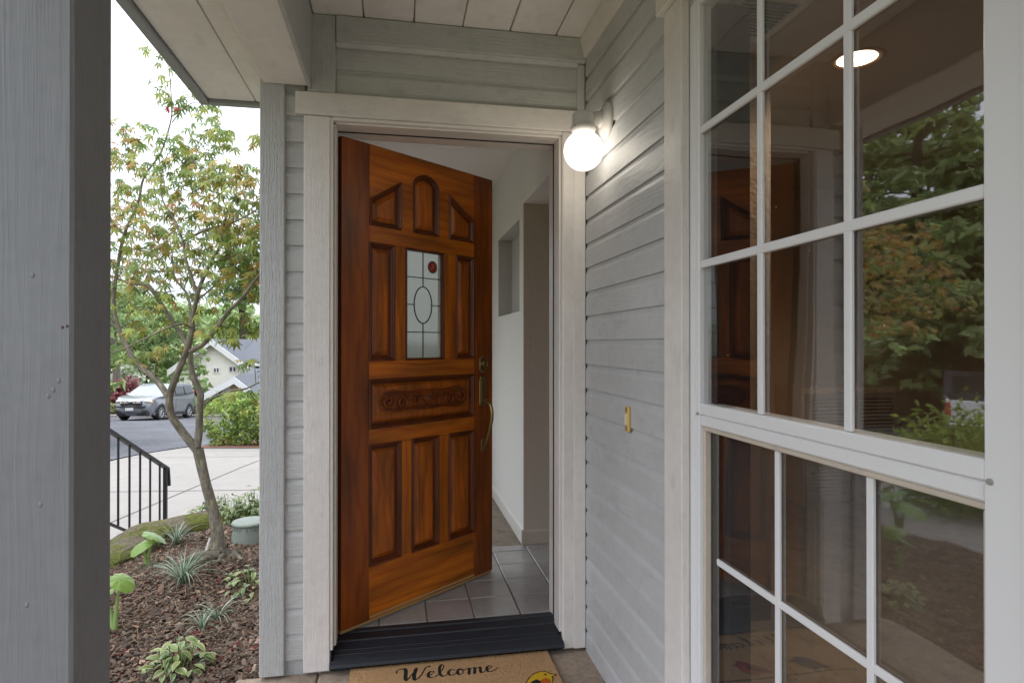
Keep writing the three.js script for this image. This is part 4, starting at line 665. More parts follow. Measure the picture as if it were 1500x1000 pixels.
  // sprays: [px, py, depth, half width px, half height px, leaves, orange share]
  const S = [
    [234, 88, 3.95, 22, 16, 12, 0], [252, 110, 3.93, 14, 10, 6, 0], [240, 145, 3.96, 22, 14, 14, 0.03], [268, 143, 3.9, 26, 10, 16, 0.02], [300, 150, 3.86, 18, 10, 10, 0.02], [304, 172, 3.85, 14, 10, 8, 0],
    [308, 190, 3.8, 26, 12, 24, 0.04], [325, 198, 3.78, 20, 10, 16, 0.04], [258, 205, 3.95, 30, 12, 26, 0.1], [285, 218, 3.8, 34, 14, 34, 0.12], [182, 190, 4.1, 24, 12, 18, 0.55], [205, 200, 4.08, 26, 12, 20, 0.4], [172, 212, 4.12, 18, 12, 16, 0.6],
    [190, 240, 4.08, 26, 14, 22, 0.35], [215, 240, 4.0, 24, 12, 16, 0.25], [270, 240, 3.8, 40, 18, 46, 0.15], [305, 250, 3.75, 34, 14, 40, 0.2], [340, 250, 3.6, 34, 10, 30, 0.35], [362, 256, 3.5, 18, 9, 12, 0.3], [376, 205, 3.3, 8, 12, 8, 0.5],
    [180, 275, 4.1, 26, 12, 28, 0.25], [225, 278, 3.9, 34, 12, 36, 0.2], [270, 272, 3.75, 40, 14, 48, 0.2], [320, 268, 3.6, 30, 10, 26, 0.3], [350, 296, 3.45, 36, 12, 44, 0.45], [372, 285, 3.35, 16, 14, 16, 0.5],
    [185, 305, 4.1, 34, 12, 40, 0.45], [235, 308, 3.9, 42, 12, 50, 0.4], [285, 310, 3.75, 44, 12, 56, 0.4], [345, 322, 3.45, 40, 12, 56, 0.5], [195, 335, 4.15, 40, 12, 50, 0.5], [245, 342, 3.95, 44, 12, 60, 0.5], [300, 338, 3.7, 44, 12, 60, 0.45], [352, 345, 3.5, 34, 12, 44, 0.4],
    [190, 365, 4.2, 42, 12, 60, 0.55], [245, 370, 4.0, 44, 12, 66, 0.5], [300, 366, 3.75, 40, 12, 50, 0.4], [345, 372, 3.55, 38, 12, 54, 0.3], [185, 395, 4.2, 40, 12, 60, 0.45], [235, 398, 4.05, 42, 12, 60, 0.35], [290, 392, 3.8, 34, 12, 34, 0.35], [345, 400, 3.6, 40, 12, 50, 0.25], [372, 400, 3.45, 14, 16, 20, 0.4],
    [190, 420, 4.2, 38, 11, 44, 0.3], [240, 428, 4.0, 38, 12, 42, 0.25], [350, 425, 3.5, 36, 10, 34, 0.2], [290, 425, 3.85, 24, 10, 14, 0.2], [195, 450, 4.0, 30, 10, 24, 0.2], [235, 455, 3.9, 34, 10, 28, 0.25], [305, 455, 3.7, 26, 10, 16, 0.1], [320, 480, 3.6, 26, 10, 22, 0.25], [345, 490, 3.55, 24, 9, 22, 0.2], [360, 470, 3.5, 20, 9, 14, 0.15],
    [205, 482, 3.85, 34, 9, 24, 0.3], [245, 478, 3.8, 26, 9, 16, 0.25], [250, 508, 3.75, 28, 9, 20, 0.3], [200, 530, 3.9, 26, 8, 14, 0.4], [372, 530, 3.28, 20, 8, 12, 0.05], [352, 575, 3.4, 20, 6, 8, 0.3], [175, 505, 4.0, 20, 8, 8, 0.2],
    [374, 350, 3.2, 16, 24, 24, 0.4], [400, 330, 3.15, 30, 30, 50, 0.4], [420, 270, 3.1, 30, 30, 40, 0.4], [440, 400, 3.1, 30, 30, 40, 0.4],
    // the half of the crown that the left post hides
    [120, 220, 4.2, 50, 20, 50, 0.6], [60, 280, 4.25, 60, 22, 90, 0.6], [120, 310, 4.2, 50, 18, 80, 0.6], [10, 340, 4.3, 70, 22, 120, 0.7], [100, 370, 4.2, 60, 20, 110, 0.55], [-60, 300, 4.3, 60, 24, 100, 0.7], [-120, 360, 4.35, 70, 24, 110, 0.6], [20, 410, 4.2, 60, 18, 90, 0.5], [110, 420, 4.15, 50, 16, 60, 0.4], [-80, 430, 4.3, 60, 18, 80, 0.4], [90, 470, 4.0, 50, 14, 40, 0.3], [-20, 470, 4.1, 60, 14, 60, 0.35], [-180, 420, 4.4, 60, 20, 80, 0.5]];
  const shapes = [0.4, 0.8, 1.2].map(mapleLeaf), all = [], twigs = [], o = new THREE.Object3D();
  const pal = (or) => { const v = r(); if (v < or * 0.12) return 2; if (v < or * 0.62) return 1; return r() < 0.55 ? 3 : 0; };
  const COL = [[0.15, 0.235, 0.04], [0.43, 0.3, 0.06], [0.45, 0.2, 0.055], [0.3, 0.335, 0.055], [0.6, 0.08, 0.08]];
  for (const [px, py, dep, hw, hh, n, or] of S) {
    const c = new THREE.Vector3(...at(px, py, dep)), k = dep / 900; let best = sampled[0]; for (const q of sampled) if (q.distanceTo(c) < best.distanceTo(c)) best = q;
    twigs.push(taper([best.toArray(), best.clone().lerp(c, 0.5).add(new THREE.Vector3(0, 0.02, 0)).toArray(), c.toArray()], [0.003, 0.0022, 0.0012], 8, 5));
    for (let i = 0; i < n * (py > 300 && px > 150 ? 0.78 : 1.05); i++) {
      const a = r() * 6.283, q = Math.sqrt(r()), dx = Math.cos(a) * q * hw * k * 1.12, dy = (r() + r() - 1) * hh * k * 1.7, dz = Math.sin(a) * q * Math.min(0.32, hw * k * 1.6);
      const p = [c.x + dx * CY - dz * SY, c.y + dy - 0.1 * q * hh * k, c.z + dx * SY + dz * CY];
      if (p[2] > -2.2 && p[0] > -1.0) continue;
      if (i % 5 === 0) twigs.push(taper([c.toArray(), [lerp(c.x, p[0], 0.6), lerp(c.y, p[1], 0.6) + 0.015, lerp(c.z, p[2], 0.6)], p], [0.0016, 0.0012, 0.0008], 5, 4));
      o.position.set(...p); o.rotation.set(0.5 * (r() - 0.3), Math.atan2(dx, dz) + (r() - 0.5) * 2.2, (r() - 0.5) * 0.9, 'YXZ'); o.rotateX(0.1 + 0.75 * r()); const s = 0.064 + 0.04 * r(); o.scale.set(s * (0.85 + 0.2 * r()), s, s); o.updateMatrix();
      const b = 0.75 + 0.5 * r(), kind = pal(px < 150 ? or * 2 : or), col = COL[kind].map(v => v * b);
      all.push({ m: o.matrix.clone(), col, s: r() * 3 | 0, z: s / depthOf(p[0], p[2]), inView: px > 160 && px < 380, kind });
    }
  }
  for (let i = 0; i < 6; i++) { const p = at((i % 2 ? 241 : 257) + r() * 4, 156 + r() * 5, 3.95 + r() * 0.05); o.position.set(...p); o.rotation.set(0.9 + r() * 0.5, r() * 6.28, 0, 'YXZ'); o.scale.setScalar(0.06); o.updateMatrix(); all.push({ m: o.matrix.clone(), col: COL[4], s: i % 3, z: 1, inView: true, kind: 4 }); }
  put('twig', twigs, M.bark, t).userData.kind = 'stuff';
  all.sort((a, b) => (b.inView - a.inView) || (b.z - a.z));
  const mats = COL.map(c => leafMat({ vertexColors: false, transmission: 0.32, color: lin(...c) }));
  const buf = leafBuf();
  all.forEach((l, i) => { if (i < 290) { const m = put('leaf', shapes[l.s], mats[l.kind], t); m.applyMatrix4(l.m); } else addGeo(buf, shapes[l.s], l.m, l.col); });
  put('foliage', leafGeo(buf), M.leaf, t).userData.kind = 'stuff';
}
// --- low plants in the bed
function bladeLeaf(w, l, bend, edge) {   // pointed leaf with a cream edge where edge is given; lies along +z from the stalk
  const n = 5, p = [], c = [], idx = [], green = [1, 1, 1];
  for (let i = 0; i <= n; i++) { const t = i / n, ww = w * Math.sin(Math.PI * Math.pow(t, 0.75)) * 0.5 + 0.0005, y = bend * (t * 0.5 - t * t * 0.75) * l, z = t * l * (1 - 0.12 * t); for (const [s, e] of [[-1, 1], [-0.55, 0], [0, 0], [0.55, 0], [1, 1]]) { p.push(s * ww, y + Math.abs(s) * ww * 0.35, z); c.push(...(e && edge ? edge : green)); } }
  for (let i = 0; i < n; i++) for (let j = 0; j < 4; j++) { const k = i * 5 + j; idx.push(k, k + 5, k + 1, k + 1, k + 5, k + 6); }
  const g = new THREE.BufferGeometry(); g.setAttribute('position', new THREE.Float32BufferAttribute(p, 3)); g.setAttribute('color', new THREE.Float32BufferAttribute(c, 3)); g.setIndex(idx); g.computeVertexNormals(); return g;
}
{
  const r = rng(501);
  function variegated(label, px, py, dep, rx, rz, h, n, parts) {
    const p0 = at(px, py, dep), y = bedY(p0[0], p0[2]), t = thing('variegated_plant', label, 'plant', [p0[0], y, p0[2]], 0, 'cream edged leafy plants in the mulch bed');
    const kinds = [0, 1, 2].map(i => { const g = bladeLeaf(0.016 + i * 0.004, 0.042 + i * 0.009, 0.9 - i * 0.3, [3.4, 2.1, 5.5]); const m = leafMat({ transmission: 0.25, roughness: 0.5, color: lin(0.12 + 0.025 * i, 0.2 + 0.025 * i, 0.05) }); return [g, m]; });
    const b = leafBuf(), o = new THREE.Object3D(), st = [];
    for (let i = 0; i < n; i++) {
      const a = r() * 6.28, q = Math.sqrt(r()), x = Math.cos(a) * q * rx, z = Math.sin(a) * q * rz, yy = h * (1 - 0.75 * q * q) * (0.45 + 0.55 * r());
      o.position.set(x, yy, z); o.rotation.set(0, a * -1 + 1.57 + (r() - 0.5) * 1.8, 0, 'YXZ'); o.rotateX(-0.35 + 1.1 * r()); o.rotateZ((r() - 0.5) * 0.7); const s = 0.8 + 0.6 * r(); o.scale.setScalar(s); o.updateMatrix();
      const k = kinds[i % 3]; if (i < parts) { const m = put('leaf', k[0], k[1], t); m.applyMatrix4(o.matrix); } else addGeo(b, k[0], o.matrix, [0.13, 0.22, 0.05]);
      if (i % 3 === 0) st.push(taper([[x * 0.4, 0, z * 0.4], [x * 0.8, yy * 0.6, z * 0.8], [x, yy, z]], [0.003, 0.0025, 0.002], 5, 4));
    }
    if (n > parts) put('foliage', leafGeo(b), leafMat({ transmission: 0.25, roughness: 0.5 }), t).userData.kind = 'stuff';
    put('stem', st, std([0.16, 0.22, 0.06], 0.8), t);
  }
  variegated('cream edged leafy plant behind the maple trunk beside the driveway', 335, 752, 4.95, 0.33, 0.2, 0.26, 260, 110);
  variegated('cream edged leafy plant behind the green utility box', 378, 745, 5.0, 0.2, 0.16, 0.3, 150, 50);
  variegated('cream edged leafy plant right of the maple roots by the wall corner', 368, 850, 3.35, 0.15, 0.2, 0.13, 80, 60);
  variegated('cream edged leafy plant lowest in the bed by the porch', 262, 1020, 2.5, 0.1, 0.09, 0.15, 70, 70);
  // strap leaved tufts
  const tuft = (label, px, py, dep, n, len, spread) => {
    const p = at(px, py, dep), y = bedY(p[0], p[2]), t = thing('grass_tuft', label, 'grass tuft', [p[0], y, p[2]], 0, 'striped grass tufts in the mulch');
    const g = []; for (let i = 0; i < n; i++) { const a = r() * 6.28, l = len * (0.6 + 0.5 * r()), lean = spread * (0.3 + 0.9 * r()), pos = [], idx = [], w = 0.0018 + 0.0016 * r(); for (let k = 0; k <= 7; k++) { const s = k / 7, out = lean * l * Math.pow(s, 1.4), up = l * (s - lean * 0.72 * s * s * s), ww = w * (1 - s * s * 0.9); const cx = Math.cos(a), cz = Math.sin(a); for (const q of [-1, 0, 1]) pos.push(cx * out - cz * ww * q, up + (q ? 0.0012 : 0), cz * out + cx * ww * q); } for (let k = 0; k < 7; k++) for (let q = 0; q < 2; q++) { const v = k * 3 + q; idx.push(v, v + 3, v + 1, v + 1, v + 3, v + 4); } const q = new THREE.BufferGeometry(); q.setAttribute('position', new THREE.Float32BufferAttribute(pos, 3)); q.setIndex(idx); q.computeVertexNormals(); const v = r(); q.setAttribute('color', new THREE.Float32BufferAttribute([...Array(24)].flatMap(() => v < 0.35 ? [0.46, 0.52, 0.4] : [0.14, 0.22, 0.13]), 3)); g.push(q); }
    put('blades', g, leafMat({ transmission: 0.2, roughness: 0.5 }), t).userData.kind = 'stuff';
  };
  tuft('striped grass tuft farthest back beside the mossy stones', 258, 798, 4.3, 46, 0.26, 1.0);
  tuft('largest striped grass tuft in front of the maple roots', 268, 884, 3.33, 95, 0.27, 1.05);
  tuft('sparse striped grass tuft in the middle of the mulch', 318, 935, 2.95, 30, 0.16, 1.1);
  tuft('thin striped grass tuft nearest the porch, left of the middle', 296, 952, 2.85, 26, 0.14, 1.1);
  // broad leaved plants on thick stalks
  const ear = (label, px, py, dep, h, s, turn, n = 2) => {
    const p = at(px, py, dep), y = bedY(p[0], p[2]), t = thing('broad_leaf_plant', label, 'plant', [p[0], y, p[2]], turn, 'broad leaved plants on pale stalks');
    const lm = leafMat({ vertexColors: false, color: lin(0.26, 0.42, 0.07), roughness: 0.45, transmission: 0.45 }), sm_ = std([0.3, 0.42, 0.14], 0.6);
    for (let i = 0; i < n; i++) {
      const dir = i ? 2.6 : 0, hh = h * (1 - 0.24 * i), tx = Math.cos(dir) * 0.03, tz = Math.sin(dir) * 0.05, w = s * (1 - 0.15 * i);
      put('stalk', taper([[0, 0, 0], [tx * 0.3, hh * 0.4, tz * 0.3], [tx * 0.8, hh * 0.85, tz * 0.8], [tx, hh, tz]], [0.014, 0.01, 0.006, 0.004], 14, 8), sm_, t);
      const N = 40, M_ = 7, pos = [0, 0, 0], idx = []; for (let j = 1; j <= M_; j++) for (let k = 0; k < N; k++) { const a = k / N * 6.2832, R0 = w * 0.5 * (1 - 0.34 * Math.pow(Math.max(0, -Math.cos(a)), 6) + 0.2 * Math.pow(Math.max(0, Math.cos(a)), 3)) * j / M_; const x = R0 * Math.sin(a) * 0.92, z = R0 * Math.cos(a) + w * 0.16 * j / M_ * 0; pos.push(x, -0.55 * (R0 * R0) / w + 0.002 * Math.cos(a * 9) * j / M_ + 0.12 * Math.abs(x), z); }
      for (let k = 0; k < N; k++) { const k1 = (k + 1) % N; idx.push(0, 1 + k, 1 + k1); for (let j = 0; j < M_ - 1; j++) { const a = 1 + j * N + k, b = 1 + j * N + k1; idx.push(a, a + N, b, b, a + N, b + N); } }
      const g = new THREE.BufferGeometry(); g.setAttribute('position', new THREE.Float32BufferAttribute(pos, 3)); g.setIndex(idx); g.computeVertexNormals(); g.rotateX(0.45).rotateY(-dir + 1.57).translate(tx, hh, tz); put('leaf', g, lm, t);
    }
  };
  ear('broad leaved plant standing before the mossy border stones', 216, 858, 3.75, 0.2, 0.155, 0.3);
  ear('broad leaved plant half hidden by the left porch post', 168, 930, 2.85, 0.25, 0.13, -0.4);
  const [qx, qz] = [-1.98, -3.85]; { const u = at(0, 0, 1); }
  { const t0 = thing('broad_leaf_plant', 'broad leaved plant behind the left porch post, reflected in the window', 'plant', [qx, bedY(qx, qz), qz], 0.8, 'broad leaved plants on pale stalks'); const src = scene.children.find(o => o.name === 'broad_leaf_plant'); for (const ch of src.children) t0.add(ch.clone()); t0.scale.setScalar(1.5); }
  // pale split stake by the trunk
  const a = at(301, 812, 3.85), b = at(308, 788, 3.95); tag(put('wood_stake', taper([a, [lerp(a[0], b[0], 0.5), lerp(a[1], b[1], 0.5), lerp(a[2], b[2], 0.5)], b], [0.012, 0.011, 0.009], 8, 6), std([0.42, 0.39, 0.35], 0.9, { bumpMap: rep(barkT, 5, 5), bumpScale: 0.01 })), 'short pale weathered stick leaning by the maple trunk', 'stick');
}
// --- shrubs and trees made of many small leaves
function cloud(seed, blobs, n, size, cols, clump = 0.35, per = 14, flat = 0.6) {   // blobs: [x,y,z,rx,ry,rz]
  const r = rng(seed), b = leafBuf(), vol = blobs.map(q => q[3] * q[4] * q[5]), tot = vol.reduce((s, v) => s + v, 0);
  const v = new THREE.Vector3(), ax = new THREE.Vector3(), ay = new THREE.Vector3();
  let made = 0;
  while (made < n) {
    let k = 0, w = r() * tot; while (w > vol[k] && k < vol.length - 1) w -= vol[k++];
    const q = blobs[k]; let x, y, z, d; do { x = r() * 2 - 1; y = r() * 2 - 1; z = r() * 2 - 1; d = x * x + y * y + z * z; } while (d > 1 || d < 0.12 * r());
    const sh = Math.pow(d, 0.5), push = sh > 0 ? lerp(1, Math.pow(sh, 0.45) / sh, 0.75) : 1; const cx = q[0] + x * push * q[3], cy = q[1] + y * push * q[4], cz = q[2] + z * push * q[5], tone = 0.7 + 0.6 * r(), base = cols[Math.floor(r() * cols.length)], cr = clump * (0.6 + 0.8 * r());
    for (let i = 0; i < per && made < n; i++, made++) {
      const a = r() * 6.283, e = Math.acos(2 * r() - 1), rr = Math.cbrt(r()) * cr; const px = cx + rr * Math.sin(e) * Math.cos(a), py = cy + rr * Math.cos(e) * flat, pz = cz + rr * Math.sin(e) * Math.sin(a), s = size * (0.6 + 0.8 * r());
      ax.set(r() - 0.5, (r() - 0.5) * 0.9, r() - 0.5).normalize(); v.set(r() - 0.5, r() - 0.2, r() - 0.5).normalize(); ay.crossVectors(v, ax).normalize();
      const st = b.p.length / 3, f = 0.45; b.p.push(px - ax.x * s, py - ax.y * s, pz - ax.z * s, px + ay.x * s * f, py + ay.y * s * f + s * 0.1, pz + ay.z * s * f, px + ax.x * s, py + ax.y * s - s * 0.12, pz + ax.z * s, px - ay.x * s * f, py - ay.y * s * f + s * 0.1, pz - ay.z * s * f);
      const t = tone * (0.85 + 0.3 * r()); for (let c = 0; c < 4; c++) b.c.push(base[0] * t, base[1] * t, base[2] * t);
      b.i.push(st, st + 1, st + 2, st, st + 2, st + 3);
    }
  }
  return leafGeo(b);
}
const GREEN = [[0.14, 0.22, 0.06], [0.18, 0.27, 0.08], [0.22, 0.3, 0.1]], LIGHT = [[0.36, 0.46, 0.19], [0.42, 0.52, 0.24], [0.3, 0.42, 0.16]], PINE = [[0.27, 0.36, 0.13], [0.34, 0.42, 0.17], [0.2, 0.28, 0.1]];
{
  const [hx, hz] = spot3(-4.0, 13.6), y = terrain(hx, hz);
  const h = thing('clipped_hedge', 'clipped green hedge at the far edge of the driveway', 'hedge', [hx, y, hz], -YAW);
  const bl = []; for (let i = 0; i < 14; i++) bl.push([-2.35 + i * 0.4, 0.55 + 0.04 * i * 0.35, 0, 0.42, 0.62 + 0.015 * i, 0.55]); 
  put('foliage', cloud(611, bl, 34000, 0.042, [[0.24, 0.36, 0.06], [0.34, 0.45, 0.09], [0.15, 0.24, 0.045], [0.4, 0.42, 0.1]], 0.09, 9, 0.9), M.leafFar, h);
  const st = []; const r = rng(612); for (let i = 0; i < 22; i++) { const x = -2.4 + i * 0.25; st.push(taper([[x, -0.05, 0.1 * (r() - 0.5)], [x + 0.05, 0.4, 0.2 * (r() - 0.5)], [x + 0.1 * (r() - 0.5), 0.9, 0.3 * (r() - 0.5)]], [0.02, 0.015, 0.006], 8, 5)); } put('stems', st, M.farBark, h);
  const ms = sheet([spot3(-6.7, 12.8), spot3(1, 12.8), spot3(1, 14.6), spot3(-6.7, 14.6)], 10, 0.02); tag(put('hedge_bed', ms, std([0.26, 0.12, 0.09], 1, { bumpMap: rep(soilT, 2, 2), bumpScale: 0.03 })), 'strip of reddish mulch under the clipped hedge', 'mulch', null, 'structure');
}
function bush(name, label, L, t, w, h, d, n, size, cols, dy = 0) { const [x, z] = spot3(L, t), y = terrain(x, z), o = thing(name, label, name.includes('tree') ? 'tree' : 'shrub', [x, y + dy, z]); const r = rng(n + Math.floor(t * 10)); const bl = []; for (let i = 0; i < 7; i++) bl.push([(r() - 0.5) * w * 0.6, h * (0.35 + 0.3 * r()), (r() - 0.5) * d * 0.6, w * 0.3, h * 0.34, d * 0.3]); put('foliage', cloud(n, bl, n, size, cols, 0.16 * h, 10, 0.8), M.leafFar, o); const st = []; for (let i = 0; i < 6; i++) st.push(taper([[(r() - 0.5) * w * 0.15, -0.1, (r() - 0.5) * 0.1], [(r() - 0.5) * w * 0.4, h * 0.35, (r() - 0.5) * d * 0.3], [(r() - 0.5) * w * 0.7, h * 0.75, (r() - 0.5) * d * 0.5]], [0.02 * h, 0.014 * h, 0.005 * h], 8, 5)); put('stem', st, M.farBark, o); return o; }
function broadTree(label, L, t, H, rad, n, size, cols, trunkMat, seed, low = 0.3, trunkR = 0.16) {
  const [x, z] = spot3(L, t), y = terrain(x, z), o = thing('leafy_tree', label, 'tree', [x, y, z]), r = rng(seed), bl = [], limbs = [];
  limbs.push(taper([[0, -0.3, 0], [0.1, H * 0.3, 0.05], [-0.1, H * 0.6, 0], [0.05, H * 0.92, 0.1]], [trunkR * 1.3, trunkR, trunkR * 0.7, trunkR * 0.2], 24, 9));
  for (let i = 0; i < 11; i++) { const a = i * 2.4 + r(), f = low + (1 - low) * (i / 11), q = rad * (0.35 + 0.55 * r()) * Math.sqrt(Math.max(0.15, 1 - Math.pow(Math.abs(f - low - 0.3), 1.5))), cx = Math.cos(a) * q, cz = Math.sin(a) * q, cy = H * (f * 0.92 + 0.04); limbs.push(taper([[0, cy - q * 0.6, 0], [cx * 0.5, cy - q * 0.25, cz * 0.5], [cx, cy, cz]], [trunkR * 0.4, trunkR * 0.25, trunkR * 0.08], 12, 6)); bl.push([cx, cy, cz, rad * (0.34 + 0.2 * r()), H * (0.09 + 0.05 * r()), rad * (0.34 + 0.2 * r())]); }
  put('trunk', limbs, trunkMat, o); put('crown', cloud(seed + 1, bl, n, size, cols, rad * 0.17, 16, 0.7), M.leafFar, o); return o;
}
function conifer(label, x, z, H, rad, n, cols, seed, low = 0.15, gap = 1) {
  const y = terrain(x, z), o = thing('conifer_tree', label, 'tree', [x, y, z]), r = rng(seed), limbs = [taper([[0, -0.3, 0], [0.05, H * 0.5, 0], [0, H, 0]], [H * 0.02, H * 0.013, 0.02], 20, 9)], bl = [];
  const tiers = 13; for (let i = 0; i < tiers; i++) { const f = low + (1 - low) * i / tiers; const m = Math.max(3, Math.round(7 - i * 0.3)); for (let k = 0; k < m; k++) { if (r() < 0.12 * gap) continue; const a = k / m * 6.28 + i * 1.3 + r() * 0.5, l = rad * (1.02 - f) * (0.7 + 0.5 * r()), cy = H * f + 0.2 * r(), ex = Math.cos(a) * l, ez = Math.sin(a) * l; limbs.push(taper([[0, cy, 0], [ex * 0.5, cy + l * 0.04, ez * 0.5], [ex, cy - l * 0.12, ez]], [0.05, 0.03, 0.01], 8, 5)); for (let q = 0; q < 3; q++) { const s = 0.42 + 0.28 * q; bl.push([ex * s, cy - l * 0.06 * q, ez * s, l * 0.26, 0.16 + l * 0.05, l * 0.26]); } } }
  put('trunk', limbs, M.farBark, o); put('crown', cloud(seed + 3, bl, n, 0.15, cols, 0.26, 14, 0.45), M.leafFar, o); return o;
}
// far side of the street, seen past the maple
const side = (px, t) => (px - 750) / 900 * t;
broadTree('pale green leafy tree behind the silver car', side(212, 42), 42, 7.4, 3.2, 8000, 0.22, LIGHT, M.farBark, 701, 0.2);
broadTree('pale green leafy tree at the left behind the birch trunk', side(165, 50), 50, 9.5, 4.2, 8000, 0.27, LIGHT, M.farBark, 711, 0.2);
broadTree('small airy light green tree before the cream house', side(284, 35), 35, 5.0, 0.85, 1500, 0.13, LIGHT, M.farBark, 721, 0.3, 0.07);
broadTree('pale barked birch tree left of the silver car', side(168, 36), 36, 8.5, 1.8, 1800, 0.16, LIGHT, M.birch, 731, 0.62, 0.2);
broadTree('low distant green tree rising behind the cream house', side(385, 72), 72, 9.5, 4, 5000, 0.36, LIGHT, M.farBark, 741, 0.25);
broadTree('tall thin trunked tree standing behind the roof', side(355, 62), 62, 17, 3.0, 2600, 0.3, GREEN, M.farBark, 751, 0.62, 0.4);
broadTree('distant pale tree between the car and the house', side(262, 60), 60, 8.4, 4, 5000, 0.34, LIGHT, M.farBark, 761, 0.2);
broadTree('hazy pale tree high above the street at the left', side(200, 78), 78, 11.5, 4.5, 5000, 0.4, LIGHT, M.farBark, 771, 0.3);
broadTree('hazy pale tree rising above the roofs at the right', side(325, 90), 90, 12, 5, 5000, 0.45, LIGHT, M.farBark, 781, 0.3);
bush('flowering_shrub', 'white flowering shrub far behind the red shrub', side(172, 38), 38, 2.6, 3.0, 2.0, 5000, 0.14, [[0.75, 0.74, 0.68], [0.7, 0.7, 0.6], [0.2, 0.28, 0.1]]);
bush('red_shrub', 'dusky red leaved shrub left of the silver car', side(172, 35), 35, 2.3, 2.2, 2.0, 5200, 0.12, [[0.28, 0.07, 0.08], [0.34, 0.1, 0.1], [0.2, 0.06, 0.06]]);
bush('low_shrub', 'low yellow green shrub at the kerb left of the car', side(160, 33.2), 33.2, 2.2, 0.8, 1.2, 2500, 0.09, [[0.3, 0.3, 0.14], [0.24, 0.28, 0.1]]);
bush('low_shrub', 'low green shrub at the kerb right behind the car', side(292, 33.4), 33.4, 2.6, 1.3, 1.4, 3200, 0.1, LIGHT);
// left of the porch, seen only mirrored in the window
conifer('dense conifer mirrored in the upper right of the window', -12.2, -14.2, 11.5, 4.4, 32000, PINE.concat([[0.34, 0.42, 0.15]]), 801, 0.16, 0.4);
conifer('loose conifer mirrored near the right edge of the window', -16.4, -13.0, 12, 4.6, 28000, PINE, 811, 0.14, 1);
conifer('tall conifer mirrored behind the other two conifers', -15.5, -19.5, 15, 5.0, 24000, PINE, 821, 0.12);
conifer('bright green conifer mirrored left of the white tailgate', -9.6, -15.4, 9.5, 3.4, 22000, [[0.32, 0.42, 0.15], [0.24, 0.34, 0.11]], 831, 0.16, 0.5);
broadTree('broad green tree mirrored behind the conifers', -22.6, 13.8, 11, 4.5, 14000, 0.2, GREEN, M.farBark, 841, 0.15, 0.2);
bush('green_shrub', 'bright green shrub mirrored in front of the white tailgate', -4.75, 4.2, 1.7, 1.6, 1.4, 7000, 0.035, [[0.26, 0.36, 0.05], [0.34, 0.42, 0.08], [0.2, 0.3, 0.05]]);

